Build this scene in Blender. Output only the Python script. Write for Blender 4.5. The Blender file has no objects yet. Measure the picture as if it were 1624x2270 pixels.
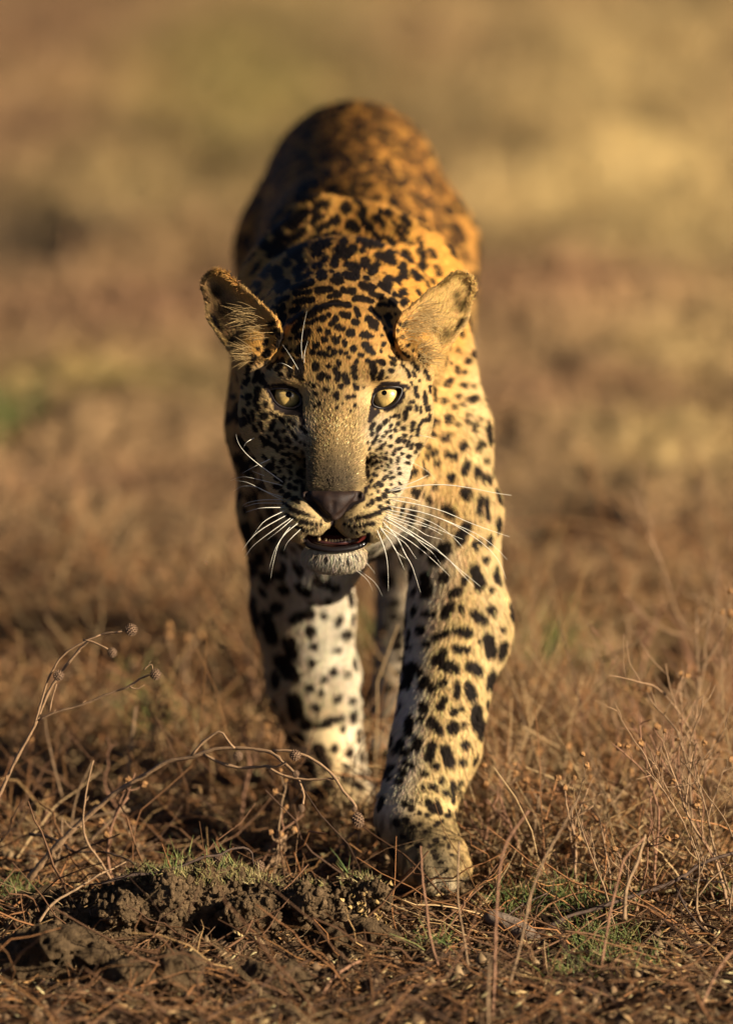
import bpy, math, random
import numpy as np
from mathutils import Vector
from mathutils.bvhtree import BVHTree

S = bpy.context.scene
COL = S.collection
rad = math.radians

# ------------------------------------------------------------------ camera, light, exposure
PITCH = rad(11.0)
FOC = 9.0                       # metres to the plane of the eyes
K = 0.00047                     # metres per layout unit at that plane
CAM = np.array([0.0, -8.75, 2.153])
RX = np.array([1.0, 0, 0])
UP = np.array([0, math.sin(PITCH), math.cos(PITCH)])
FW = np.array([0, math.cos(PITCH), -math.sin(PITCH)])

cd = bpy.data.cameras.new('camera')
cam = bpy.data.objects.new('camera', cd)
COL.objects.link(cam)
cam.location = CAM
cam.rotation_euler = (rad(90) - PITCH, 0, 0)
cd.sensor_fit = 'VERTICAL'
cd.sensor_height = 36
cd.sensor_width = 24
cd.lens = 36 * FOC / (2269 * K)
cd.clip_end = 2000
cd.dof.use_dof = True
cd.dof.focus_distance = FOC - 0.005
cd.dof.aperture_fstop = 2.9
S.camera = cam

SUN_AZ = rad(60)                # to the right of the line leopard -> camera
SUN_EL = rad(21)
sdir = Vector((math.sin(SUN_AZ) * math.cos(SUN_EL), -math.cos(SUN_AZ) * math.cos(SUN_EL), math.sin(SUN_EL)))
sl = bpy.data.lights.new('sun', 'SUN')
sl.energy = 5.0
sl.angle = rad(0.5)
sl.color = (1.0, 0.87, 0.67)
sun = bpy.data.objects.new('sun', sl)
COL.objects.link(sun)
sun.rotation_euler = sdir.to_track_quat('Z', 'Y').to_euler()
sun.location = (6, -4, 6)

W = bpy.data.worlds.new('World')
S.world = W
W.use_nodes = True
nt = W.node_tree
sky = nt.nodes.new('ShaderNodeTexSky')
sky.sky_type = 'NISHITA'
sky.sun_disc = False
sky.sun_elevation = SUN_EL
sky.air_density = 0.25
sky.dust_density = 0.6
sky.sun_rotation = math.atan2(sdir.x, sdir.y)
nt.links.new(sky.outputs[0], nt.nodes['Background'].inputs[0])
nt.nodes['Background'].inputs[1].default_value = 0.05
S.view_settings.view_transform = 'Standard'
S.view_settings.look = 'None'
S.view_settings.exposure = 1.05
S.view_settings.gamma = 1
S.view_settings.use_curve_mapping = False
S.render.engine = 'CYCLES'
S.cycles.max_bounces = 6
S.cycles.diffuse_bounces = 3
S.cycles.transparent_max_bounces = 6
S.cycles_curves.shape = 'RIBBONS'
S.cycles_curves.subdivisions = 2

# ------------------------------------------------------------------ helpers
def cf(x, y, z=0.0):
    """layout units + metres in front of the eye plane -> camera-axes metres"""
    s = (FOC - z) / FOC * K
    return np.array([(x - 812) * s, (1134.5 - y) * s, z])

def cfa(a):
    a = np.asarray(a, float).reshape(-1, 3)
    s = (FOC - a[:, 2]) / FOC * K
    return np.stack([(a[:, 0] - 812) * s, (1134.5 - a[:, 1]) * s, a[:, 2]], 1)

def to_world(P):
    P = np.asarray(P, float).reshape(-1, 3)
    return CAM + P[:, :1] * RX + P[:, 1:2] * UP + (FOC - P[:, 2:3]) * FW

def dirs_world(D):
    D = np.asarray(D, float).reshape(-1, 3)
    return D[:, :1] * RX + D[:, 1:2] * UP - D[:, 2:3] * FW

def to_cam(Wp):
    q = np.asarray(Wp, float).reshape(-1, 3) - CAM
    return np.stack([q @ RX, q @ UP, FOC - q @ FW], 1)

def proj(P):
    s = (FOC - P[:, 2]) / FOC * K
    return P[:, 0] / s + 812, 1134.5 - P[:, 1] / s

def ground_at(x, y, zg=0.0):
    """the ground point that the layout position x, y looks at"""
    d = FW + RX * (x - 812) * K / FOC + UP * (1134.5 - y) * K / FOC
    t = (zg - CAM[2]) / d[2]
    return CAM + d * t

def smooth01(a, b, x):
    t = np.clip((x - a) / (b - a), 0, 1)
    return t * t * (3 - 2 * t)

def hash3(i, j, k, seed=0):
    h = (i.astype(np.int64) * 374761393 + j.astype(np.int64) * 668265263 + k.astype(np.int64) * 2147483647 + seed * 1274126177) & 0xffffffff
    h = ((h ^ (h >> 13)) * 1274126177) & 0xffffffff
    h = ((h ^ (h >> 16)) * 2246822519) & 0xffffffff
    return ((h ^ (h >> 15)) & 0xffffff) / float(0xffffff)

def noise(P, freq, seed=0):
    """value noise, -1..1"""
    q = np.asarray(P, float) * freq
    f = np.floor(q)
    t = q - f
    t = t * t * (3 - 2 * t)
    i, j, k = f[:, 0], f[:, 1], f[:, 2]
    out = 0
    for a in (0, 1):
        for b in (0, 1):
            for c in (0, 1):
                w = (t[:, 0] if a else 1 - t[:, 0]) * (t[:, 1] if b else 1 - t[:, 1]) * (t[:, 2] if c else 1 - t[:, 2])
                out = out + w * hash3(i + a, j + b, k + c, seed)
    return out * 2 - 1

def fbm(P, freq, oct=3, seed=0):
    o, a = 0, 1.0
    for n in range(oct):
        o = o + a * noise(P, freq * 2.03 ** n, seed + n)
        a *= .5
    return o / 1.75

# ------------------------------------------------------------------ materials
def mat(name, color=(.5, .5, .5), rough=.8, spec=.3, attr=None, coat=0, bump=None, noise_mix=None):
    m = bpy.data.materials.new(name)
    m.use_nodes = True
    n, l = m.node_tree.nodes, m.node_tree.links
    b = n['Principled BSDF']
    b.inputs['Base Color'].default_value = (*color, 1)
    b.inputs['Roughness'].default_value = rough
    b.inputs['Specular IOR Level'].default_value = spec
    b.inputs['Coat Weight'].default_value = coat
    b.inputs['Coat Roughness'].default_value = .03
    src = None
    if attr:
        a = n.new('ShaderNodeAttribute')
        a.attribute_name = attr
        src = a.outputs['Color']
    if noise_mix:
        sc, c2, fac = noise_mix
        tc = n.new('ShaderNodeTexCoord')
        t = n.new('ShaderNodeTexNoise')
        t.inputs['Scale'].default_value = sc
        t.inputs['Detail'].default_value = 5
        l.new(tc.outputs['Object'], t.inputs['Vector'])
        r = n.new('ShaderNodeValToRGB')
        r.color_ramp.elements[0].position = .35
        r.color_ramp.elements[1].position = .68
        l.new(t.outputs['Fac'], r.inputs['Fac'])
        mx = n.new('ShaderNodeMix')
        mx.data_type = 'RGBA'
        mm = n.new('ShaderNodeMath')
        mm.operation = 'MULTIPLY'
        mm.inputs[1].default_value = fac
        l.new(r.outputs['Color'], mm.inputs[0])
        l.new(mm.outputs[0], mx.inputs['Factor'])
        if src:
            l.new(src, mx.inputs['A'])
            if isinstance(c2, float):
                dk = n.new('ShaderNodeMix')
                dk.data_type = 'RGBA'
                dk.blend_type = 'MULTIPLY'
                dk.inputs['Factor'].default_value = 1
                l.new(src, dk.inputs['A'])
                dk.inputs['B'].default_value = (c2, c2, c2, 1)
                l.new(dk.outputs['Result'], mx.inputs['B'])
            else:
                mx.inputs['B'].default_value = (*c2, 1)
        else:
            mx.inputs['A'].default_value = (*color, 1)
            mx.inputs['B'].default_value = (*c2, 1)
        src = mx.outputs['Result']
    if src:
        l.new(src, b.inputs['Base Color'])
    if bump:
        sc, st, dist = bump
        tc = n.new('ShaderNodeTexCoord')
        t = n.new('ShaderNodeTexNoise')
        t.inputs['Scale'].default_value = sc
        t.inputs['Detail'].default_value = 6
        t.inputs['Roughness'].default_value = .65
        l.new(tc.outputs['Object'], t.inputs['Vector'])
        bp = n.new('ShaderNodeBump')
        bp.inputs['Strength'].default_value = st
        bp.inputs['Distance'].default_value = dist
        l.new(t.outputs['Fac'], bp.inputs['Height'])
        l.new(bp.outputs['Normal'], b.inputs['Normal'])
    return m

def tag(o, label=None, cat=None, group=None, kind=None):
    for k, v in (('label', label), ('category', cat), ('group', group), ('kind', kind)):
        if v:
            o[k] = v
    return o

def empty(name, loc):
    o = bpy.data.objects.new(name, None)
    o.empty_display_size = .05
    COL.objects.link(o)
    o.location = [float(v) for v in loc]
    return o

def mesh_obj(name, V, Fc, m, parent=None, origin=None, smooth=True, col=None):
    """V are world points; stored relative to origin (or to the parent's place)"""
    V = np.asarray(V, float).reshape(-1, 3)
    base = np.zeros(3)
    p = parent
    while p is not None:
        base += np.array(p.location)
        p = p.parent
    org = np.asarray(origin, float) if origin is not None else (base if parent is not None else np.zeros(3))
    me = bpy.data.meshes.new(name)
    if isinstance(Fc, np.ndarray):
        n, c = Fc.shape
        me.vertices.add(len(V))
        me.vertices.foreach_set('co', (V - org).astype(np.float32).ravel())
        me.loops.add(n * c)
        me.polygons.add(n)
        me.loops.foreach_set('vertex_index', Fc.astype(np.int32).ravel())
        me.polygons.foreach_set('loop_start', np.arange(0, n * c, c, dtype=np.int32))
        me.update(calc_edges=True)
    else:
        me.from_pydata((V - org).tolist(), [], Fc)
    if smooth:
        me.polygons.foreach_set('use_smooth', [True] * len(me.polygons))
    if col is not None:
        a = me.color_attributes.new('col', 'FLOAT_COLOR', 'POINT')
        c4 = np.ones((len(V), 4), np.float32)
        c4[:, :3] = col
        a.data.foreach_set('color', c4.ravel())
    me.materials.append(m)
    o = bpy.data.objects.new(name, me)
    COL.objects.link(o)
    if parent is not None:
        o.parent = parent
    o.location = [float(v) for v in (org - base)]
    return o

def tube(pts, radii, sides=6, cap=True):
    """vertices and quads/tris of a tube along pts"""
    pts = np.asarray(pts, float)
    n = len(pts)
    radii = np.broadcast_to(np.asarray(radii, float), (n,))
    T = np.gradient(pts, axis=0)
    T /= np.linalg.norm(T, axis=1, keepdims=True) + 1e-12
    ref = np.array([0.3, 0.2, 0.93])
    if abs(np.dot(T.mean(0) / (np.linalg.norm(T.mean(0)) + 1e-9), ref)) > .9:
        ref = np.array([.9, .3, .1])
    A = np.cross(T, ref)
    A /= np.linalg.norm(A, axis=1, keepdims=True) + 1e-12
    B = np.cross(T, A)
    an = np.arange(sides) * 2 * math.pi / sides
    ring = pts[:, None, :] + radii[:, None, None] * (np.cos(an)[None, :, None] * A[:, None, :] + np.sin(an)[None, :, None] * B[:, None, :])
    V = ring.reshape(-1, 3)
    F = []
    for i in range(n - 1):
        for j in range(sides):
            k = (j + 1) % sides
            F.append((i * sides + j, i * sides + k, (i + 1) * sides + k, (i + 1) * sides + j))
    if cap:
        F.append(tuple(range(sides))[::-1])
        F.append(tuple((n - 1) * sides + j for j in range(sides)))
    return V, F

def resample(pts, n):
    """smooth curve through pts (Catmull-Rom), n points"""
    P = np.asarray(pts, float)
    if len(P) == 2:
        t = np.linspace(0, 1, n)[:, None]
        return P[0] * (1 - t) + P[1] * t
    Q = np.vstack([2 * P[0] - P[1], P, 2 * P[-1] - P[-2]])
    seg = np.linalg.norm(np.diff(P, axis=0), axis=1)
    cum = np.concatenate([[0], np.cumsum(seg)])
    s = np.linspace(0, cum[-1], n)
    i = np.clip(np.searchsorted(cum, s, side='right') - 1, 0, len(seg) - 1)
    t = ((s - cum[i]) / seg[i])[:, None]
    p0, p1, p2, p3 = Q[i], Q[i + 1], Q[i + 2], Q[i + 3]
    return .5 * (2 * p1 + (p2 - p0) * t + (2 * p0 - 5 * p1 + 4 * p2 - p3) * t ** 2 + (3 * p1 - p0 - 3 * p2 + p3) * t ** 3)

class Bag:
    """collects small pieces into one mesh"""
    def __init__(s):
        s.V, s.F, s.C, s.n = [], [], [], 0
    def add(s, V, F, c=None):
        V = np.asarray(V, float)
        s.V.append(V)
        s.F += [tuple(int(i) + s.n for i in f) for f in F]
        s.C.append(np.broadcast_to(np.asarray(c if c is not None else (.5, .5, .5), float), (len(V), 3)))
        s.n += len(V)
    def build(s, name, m, parent=None, origin=None, smooth=True):
        return mesh_obj(name, np.vstack(s.V), s.F, m, parent, origin, smooth, np.vstack(s.C))

# ------------------------------------------------------------------ implicit surfaces
def ell(c, r, k=.02, rot=0.0):
    return ('e', np.asarray(c, float), np.asarray(r, float), k, rot)
def cone(a, b, r1, r2, k=.02):
    return ('c', np.asarray(a, float), np.asarray(b, float), r1, r2, k)
def carve_e(c, r, k=.006, rot=0.0):
    return ('E', np.asarray(c, float), np.asarray(r, float), k, rot)
def carve_c(a, b, r1, r2, k=.004):
    return ('C', np.asarray(a, float), np.asarray(b, float), r1, r2, k)
def carve_poly(poly, z0, k=.003):
    return ('P', np.asarray(poly, float), z0, k)
def func(fn, c, R, k):
    return ('f', fn, np.asarray(c, float), R, k)

def d_ell(P, c, r, rot):
    q = P - c
    if rot:
        ca, sa = math.cos(rot), math.sin(rot)
        q = np.stack([q[:, 0] * ca + q[:, 1] * sa, -q[:, 0] * sa + q[:, 1] * ca, q[:, 2]], 1)
    k0 = np.sqrt(((q / r) ** 2).sum(1))
    k1 = np.sqrt(((q / (r * r)) ** 2).sum(1)) + 1e-9
    return k0 * (k0 - 1) / k1
def d_cone(P, a, b, r1, r2):
    ab = b - a
    t = np.clip(((P - a) @ ab) / (ab @ ab), 0, 1)
    return np.sqrt(((P - a - t[:, None] * ab) ** 2).sum(1)) - (r1 + (r2 - r1) * t)
def d_poly(x, y, poly):
    d = np.full(len(x), 1e9)
    s = np.zeros(len(x), bool)
    n = len(poly)
    for i in range(n):
        a, b = poly[i], poly[(i + 1) % n]
        e = b - a
        wx, wy = x - a[0], y - a[1]
        t = np.clip((wx * e[0] + wy * e[1]) / (e @ e), 0, 1)
        d = np.minimum(d, (wx - e[0] * t) ** 2 + (wy - e[1] * t) ** 2)
        c = (a[1] > y) != (b[1] > y)
        if abs(e[1]) > 1e-12:
            s ^= c & (x < a[0] + e[0] * (y - a[1]) / e[1])
    return np.sqrt(d) * np.where(s, -1, 1)
def smin(a, b, k):
    h = np.maximum(k - np.abs(a - b), 0) / k
    return np.minimum(a, b) - h * h * k * .25
def bound(p):
    if p[0] in 'eE':
        return p[1], float(p[2].max()), p[3]
    if p[0] in 'cC':
        return (p[1] + p[2]) / 2, float(np.linalg.norm(p[2] - p[1]) / 2 + max(p[3], p[4])), p[5]
    if p[0] == 'f':
        return p[2], p[3], p[4]
    return None
def sdf(P, prims, chunk_c=None, chunk=1, pad=0.0):
    """P points; chunk_c centres of groups of `chunk` points for culling"""
    d = np.full(len(P), .2)
    for p in prims:
        b = bound(p)
        if chunk_c is not None and b is not None:
            m = np.linalg.norm(chunk_c - b[0], axis=1) < b[1] + b[2] + pad
            if not m.any():
                continue
            sel = np.repeat(m, chunk)
        else:
            sel = slice(None)
        Q = P[sel]
        if p[0] == 'e':
            d[sel] = smin(d[sel], d_ell(Q, p[1], p[2], p[4]), p[3])
        elif p[0] == 'c':
            d[sel] = smin(d[sel], d_cone(Q, p[1], p[2], p[3], p[4]), p[5])
        elif p[0] == 'f':
            d[sel] = smin(d[sel], p[1](Q), p[4])
        elif p[0] == 'E':
            d[sel] = -smin(-d[sel], d_ell(Q, p[1], p[2], p[4]), p[3])
        elif p[0] == 'C':
            d[sel] = -smin(-d[sel], d_cone(Q, p[1], p[2], p[3], p[4]), p[5])
        elif p[0] == 'P':
            bx = p[1].min(0) - .02, p[1].max(0) + .02
            mm = (Q[:, 0] > bx[0][0]) & (Q[:, 0] < bx[1][0]) & (Q[:, 1] > bx[0][1]) & (Q[:, 1] < bx[1][1]) & (Q[:, 2] > p[2] - .02)
            if mm.any():
                dd = np.maximum(d_poly(Q[mm, 0], Q[mm, 1], p[1]), p[2] - Q[mm, 2])
                t = d[sel]
                t[mm] = -smin(-t[mm], dd, p[3])
                d[sel] = t
    return d

def mesh_sdf(prims, lo, hi, h, warp=None, keep_off=.6):
    """surface nets on a sparse grid"""
    lo = np.asarray(lo, float)
    n = 4
    ch = h * n
    dims = np.ceil((np.asarray(hi) - lo) / ch).astype(int)
    g = np.stack(np.meshgrid(*[np.arange(d) for d in dims], indexing='ij'), -1).reshape(-1, 3)
    cc = lo + (g + .5) * ch
    act = []
    for s in range(0, len(cc), 400000):
        c = cc[s:s + 400000]
        bb = np.zeros(len(c), bool)
        near = [p for p in prims if bound(p) is not None]
        d = np.full(len(c), .2)
        d = sdf(c, near, c, 1, ch * 2)
        act.append(np.abs(d) < ch * 1.25 + (ch * 1.0 if warp else 0) + .004)
    act = np.concatenate(act)
    g, cc = g[act], cc[act]
    off = np.stack(np.meshgrid(*[np.arange(n + 1)] * 3, indexing='ij'), -1).reshape(-1, 3)
    vals = np.empty((len(g), (n + 1) ** 3), np.float32)
    for s in range(0, len(g), 6000):
        gg = g[s:s + 6000]
        P = (lo + (gg[:, None, :] * n + off[None]) * h).reshape(-1, 3)
        d = sdf(P, prims, cc[s:s + 6000], (n + 1) ** 3, ch)
        if warp:
            d = d + warp(P)
        vals[s:s + 6000] = d.reshape(len(gg), -1)
    vals = vals.reshape(len(g), n + 1, n + 1, n + 1)
    # fine cells
    cor = [vals[:, a:a + n, b:b + n, c:c + n].reshape(-1) for a in (0, 1) for b in (0, 1) for c in (0, 1)]
    ci = (g[:, None, :] * n + np.stack(np.meshgrid(*[np.arange(n)] * 3, indexing='ij'), -1).reshape(1, -1, 3)).reshape(-1, 3)
    C = np.stack(cor, 1)
    ins = C < 0
    m = ins.any(1) & ~ins.all(1)
    C, ins, ci = C[m], ins[m], ci[m]
    co = np.array([(a, b, c) for a in (0, 1) for b in (0, 1) for c in (0, 1)], float)
    acc = np.zeros((len(C), 3))
    cnt = np.zeros(len(C))
    for a in range(8):
        for b in range(a + 1, 8):
            if np.abs(co[a] - co[b]).sum() != 1:
                continue
            x = ins[:, a] != ins[:, b]
            t = C[x, a] / (C[x, a] - C[x, b])
            acc[x] += co[a] + t[:, None] * (co[b] - co[a])
            cnt[x] += 1
    V = lo + (ci + acc / cnt[:, None]) * h
    big = 1 << 20
    key = (ci[:, 0] * big + ci[:, 1]) * big + ci[:, 2]
    order = np.argsort(key)
    sk = key[order]
    def find(cells):
        kk = (cells[:, 0] * big + cells[:, 1]) * big + cells[:, 2]
        i = np.searchsorted(sk, kk)
        i = np.clip(i, 0, len(sk) - 1)
        return np.where(sk[i] == kk, order[i], -1)
    quads = []
    for ax, hi_c, (u, v) in ((0, 4, ((0, 1, 0), (0, 0, 1))), (1, 2, ((0, 0, 1), (1, 0, 0))), (2, 1, ((1, 0, 0), (0, 1, 0)))):
        x = ins[:, 0] != ins[:, hi_c]
        c0 = ci[x]
        u, v = np.array(u), np.array(v)
        q = np.stack([find(c0), find(c0 - u), find(c0 - u - v), find(c0 - v)], 1)
        flip = ~ins[x, 0]
        q[flip] = q[flip][:, ::-1]
        quads.append(q[(q >= 0).all(1)])
    return V, np.vstack(quads)

# ------------------------------------------------------------------ the leopard: shape
# (built in camera axes: X right, Y up, Z towards the camera; H() are head units round the point between the eyes)
HX, HY = 744, 880
def H(x, y, z):
    return np.array([(HX - 812 + x) * K, (1134.5 - HY + y) * K, z * K])
def R_(*r):
    return np.array(r, float) * K

prims = [
    # trunk
    cone(cf(788, 760, -.62), cf(782, 655, -.95), .128, .121, .04),
    cone(cf(782, 655, -.95), cf(778, 478, -1.28), .121, .112, .04),
    cone(cf(786, 560, -.92), cf(785, 388, -1.28), .085, .092, .05),
    cone(cf(790, 880, -.62), cf(790, 800, -1.0), .118, .11, .04),
    ell(cf(795, 955, -.46), (.128, .135, .15), .04),
    cone(cf(745, 790, -.13), cf(757, 760, -.33), .085, .108, .035),
    cone(cf(757, 760, -.33), cf(775, 760, -.52), .108, .135, .05),
    cone(cf(745, 1060, -.09), cf(770, 1020, -.36), .05, .11, .04),
    cone(cf(708, 505, -.50), cf(690, 640, -.47), .042, .075, .04),
    cone(cf(690, 640, -.47), cf(682, 930, -.40), .075, .087, .03),
    cone(cf(825, 530, -.50), cf(868, 630, -.47), .042, .075, .04),
    cone(cf(868, 630, -.47), cf(918, 960, -.40), .075, .083, .03),
    # right of the picture: the leg that swings forward
    cone(cf(930, 980, -.39), cf(1000, 1130, -.365), .08, .057, .03),
    cone(cf(1000, 1130, -.365), cf(1014, 1360, -.335), .055, .053, .02),
    cone(cf(1014, 1370, -.335), cf(965, 1650, -.275), .053, .0465, .02),
    cone(cf(965, 1650, -.275), cf(922, 1795, -.235), .0455, .041, .012),
    ell(cf(1060, 1400, -.335), (.032, .05, .04), .02),
    cone(cf(918, 1825, -.224), cf(955, 1898, -.182), .042, .037, .014),
    cone(cf(912, 1895, -.165), cf(924, 1940, -.138), .0150, .0140, .0032),
    cone(cf(943, 1900, -.150), cf(955, 1953, -.120), .0155, .0145, .0032),
    cone(cf(978, 1895, -.150), cf(989, 1950, -.121), .0155, .0145, .0032),
    cone(cf(1003, 1880, -.165), cf(1018, 1925, -.142), .0145, .0135, .0032),
    # left of the picture: the standing leg
    cone(cf(672, 950, -.43), cf(645, 1120, -.50), .083, .060, .03),
    cone(cf(645, 1120, -.50), cf(670, 1340, -.58), .060, .055, .02),
    cone(cf(670, 1340, -.58), cf(695, 1510, -.605), .055, .048, .02),
    cone(cf(695, 1510, -.605), cf(729, 1680, -.62), .048, .043, .02),
    ell(cf(742, 1748, -.605), (.046, .034, .06), .015),
    cone(cf(700, 1752, -.585), cf(698, 1765, -.55), .017, .018, .006),
    cone(cf(728, 1757, -.575), cf(728, 1772, -.53), .018, .019, .006),
    cone(cf(760, 1757, -.575), cf(763, 1772, -.53), .018, .019, .006),
    cone(cf(788, 1750, -.585), cf(794, 1762, -.55), .017, .018, .006),
    ell(cf(712, 1200, -.42), (.052, .07, .05), .03),
    # hind legs
    cone(cf(890, 560, -1.24), cf(903, 930, -1.04), .098, .073, .03),
    cone(cf(903, 930, -1.04), cf(903, 1330, -1.10), .066, .037, .02),
    cone(cf(903, 1330, -1.10), cf(880, 1600, -.90), .036, .033, .015),
    ell(cf(862, 1668, -.84), (.040, .027, .062), .012),
    cone(cf(690, 560, -1.24), cf(690, 950, -1.10), .098, .075, .03),
    cone(cf(690, 950, -1.10), cf(690, 1270, -1.38), .066, .036, .02),
    cone(cf(690, 1270, -1.38), cf(700, 1460, -1.30), .034, .032, .015),
    ell(cf(705, 1490, -1.25), (.040, .027, .062), .012),
    # tail
    cone(cf(790, 430, -1.38), cf(800, 560, -1.58), .04, .032, .03),
    cone(cf(800, 560, -1.58), cf(800, 900, -1.62), .032, .028, .02),
    cone(cf(800, 900, -1.62), cf(795, 1180, -1.52), .028, .026, .02),
    # head
    ell(H(0, 70, -140), R_(152, 140, 165), .012),
    ell(H(0, 95, -62), R_(122, 108, 75), .012),
    ell(H(-92, 50, -22), R_(60, 32, 44), .010),
    ell(H(92, 50, -24), R_(60, 32, 44), .010),
    ell(H(-138, -30, -88), R_(76, 108, 86), .014),
    ell(H(138, -30, -88), R_(76, 108, 86), .014),
    ell(H(-105, -130, -80), R_(62, 105, 78), .014),
    ell(H(105, -130, -80), R_(62, 105, 78), .014),
    ell(H(-72, -235, -50), R_(52, 80, 82), .014),
    ell(H(72, -235, -50), R_(52, 80, 82), .014),
    ell(H(-78, -80, -26), R_(56, 62, 56), .010),
    ell(H(78, -80, -26), R_(56, 62, 56), .010),
    cone(H(-31, 40, -38), H(-33, -190, 76), 40 * K, 30 * K, .018),
    cone(H(31, 40, -38), H(33, -190, 76), 40 * K, 30 * K, .018),
    cone(H(0, 40, -32), H(0, -196, 80), 42 * K, 34 * K, .010),
    ell(H(-60, -270, 55), R_(64, 55, 62), .006),
    ell(H(60, -270, 55), R_(64, 55, 62), .006),
    ell(H(-4, -348, 24), R_(68, 38, 52), .010),
    ell(H(-186, 82, -92), R_(36, 62, 48), .012),
    ell(H(186, 82, -92), R_(36, 62, 48), .012),
    ell(H(-172, 108, -78), R_(42, 44, 36), .014),
    ell(H(172, 108, -78), R_(42, 44, 36), .014),
    cone(H(0, -290, -70), cf(745, 1060, -.12), 75 * K, .05, .02),
]

# ears: cupped sheets whose openings face forward and outward
def ear(sgn, tip, mid, base, z0):
    t, m, b = [np.array(v, float) for v in (tip, mid, base)]
    axis = (t - b) / np.linalg.norm(t - b)
    per = np.array([-axis[1], axis[0]])
    L = np.linalg.norm(t - b)
    def f(P):
        X = P[:, 0] / K + 812
        Y = 1134.5 - P[:, 1] / K
        Z = P[:, 2] / K
        def seg(a, c, r1, r2):
            e = c - a
            tt = np.clip(((X - a[0]) * e[0] + (Y - a[1]) * e[1]) / (e @ e), 0, 1)
            return np.hypot(X - a[0] - tt * e[0], Y - a[1] - tt * e[1]) - (r1 + (r2 - r1) * tt)
        d2 = np.minimum(seg(t, m, 33, 55), seg(m, b, 55, 62))
        u = ((X - b[0]) * axis[0] + (Y - b[1]) * axis[1])
        v = ((X - b[0]) * per[0] + (Y - b[1]) * per[1])
        depth = np.clip(-d2, 0, 60)
        zs = z0 - 22 * (1 - np.exp(-depth / 22.0)) - 0.10 * u - 0.38 * sgn * (X - m[0])
        return np.maximum(np.abs(Z - zs) - 11.0, d2 - 1) * K * .62
    c = (m + b) / 2
    return func(f, np.array([(c[0] - 812) * K, (1134.5 - c[1]) * K, (z0 - 20) * K]), 190 * K, .004)
prims_noear = list(prims)
prims += [ear(-1, (483, 633), (514, 688), (560, 742), -78), ear(1, (1017, 638), (982, 690), (938, 738), -78)]

def surf_z(x, y, pr=None, z_hi=.12, z_lo=-1.6):
    """height towards the camera of the skin at a layout position (perspective kept)"""
    zs = np.linspace(z_hi, z_lo, 1200)
    P = cfa(np.stack([np.full_like(zs, x), np.full_like(zs, y), zs], 1))
    d = sdf(P, pr or prims)
    i = np.argmax(d < 0)
    return float(zs[i]) if d[i] < 0 else None

def crop(x0, y0, sc):
    """zoomed photograph pixels -> layout units"""
    return lambda p: (np.asarray(p, float) * sc + np.array([x0, y0])) / 1.12808
cC, cD, cE = crop(590, 940, 260 / 1624), crop(830, 940, 260 / 1624), crop(670, 1200, 340 / 1624)

eye_l = cC([(500, 215), (600, 196), (750, 192), (880, 222), (965, 275), (1008, 335), (1010, 420), (960, 475), (880, 505), (780, 500), (680, 462), (600, 390), (550, 300)])
eye_r = cD([(622, 405), (645, 315), (690, 248), (760, 203), (850, 178), (960, 170), (1050, 178), (1090, 212), (1070, 300), (1010, 400), (920, 470), (810, 505), (710, 490), (640, 455)])
mouth = cE([(470, 640), (560, 660), (640, 650), (700, 585), (735, 560), (800, 560), (850, 615), (900, 660), (970, 690), (1060, 685), (1140, 650), (1190, 650), (1170, 740), (1060, 800), (900, 830), (780, 838), (620, 812), (500, 775), (440, 710)])
def poly_cam(poly, z):
    s = (FOC - z) / FOC * K
    return np.stack([(poly[:, 0] - 812) * s, (1134.5 - poly[:, 1]) * s], 1)

EYES = []
for poly, ic, pc in ((eye_l, cC((806, 302)), cC((828, 290))), (eye_r, cD((832, 312)), cD((815, 265)))):
    zf = surf_z(ic[0], ic[1])
    zc = zf - 31 * K
    EYES.append((poly, ic, pc, zc, zf))
    prims.append(carve_poly(poly_cam(poly, zf), zc - 2 * K, .0035))
zm = surf_z(*cE((780, 700)))
prims.append(carve_poly(poly_cam(mouth, zm), zm - 60 * K, .004))
NX = -6
nl = [(-66, -186, 88), (-60, -220, 100), (-40, -244, 110), (-20, -262, 116)]
nr = [(-2 * 6 - x, y, z) for x, y, z in nl]
for ln in (nl, nr):
    for a, b in zip(ln[:-1], ln[1:]):
        prims.append(carve_c(H(*a), H(*b), 8 * K, 9 * K, .003))
prims.append(carve_c(H(NX, -262, 118), H(NX, -322, 112), 5 * K, 6 * K, .004))

BASE = to_world(cfa([(770, 1780, -.58)]))[0]
BASE[2] = 0
leopard = empty('leopard', BASE)
tag(leopard, 'spotted leopard walking straight towards the viewer with head low and one forepaw lifted', 'leopard')

bv, bf = mesh_sdf(prims, (-.24, -.42, -1.72), (.24, .50, .11), .0026, lambda P: (.002 + .005 * smooth01(-.16, .02, P[:, 1])) * smooth01(-.2, -.32, P[:, 2]))
bvW = to_world(bv)
tri = np.vstack([bf[:, [0, 1, 2]], bf[:, [0, 2, 3]]])
tree = BVHTree.FromPolygons(bv.tolist(), tri.tolist())
e1, e2 = bv[tri[:, 1]] - bv[tri[:, 0]], bv[tri[:, 2]] - bv[tri[:, 0]]
tn = np.cross(e1, e2)
vn = np.zeros_like(bv)
for c in range(3):
    for i in range(3):
        vn[:, c] += np.bincount(tri[:, i], weights=tn[:, c], minlength=len(bv))
vn /= np.linalg.norm(vn, axis=1, keepdims=True) + 1e-12
if (vn[:, 2] * (bv[:, 2] > .02)).sum() < 0:
    vn = -vn
    bf = bf[:, ::-1]

def hit(x, y):
    """first skin point seen at a layout position, in camera axes"""
    a, b = cf(x, y, .4), cf(x, y, -2.0)
    d = Vector(b - a)
    L = d.length
    d.normalize()
    r = tree.ray_cast(Vector(a), d, L)
    return None if r[0] is None else (np.array(r[0]), np.array(r[1]))

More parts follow.
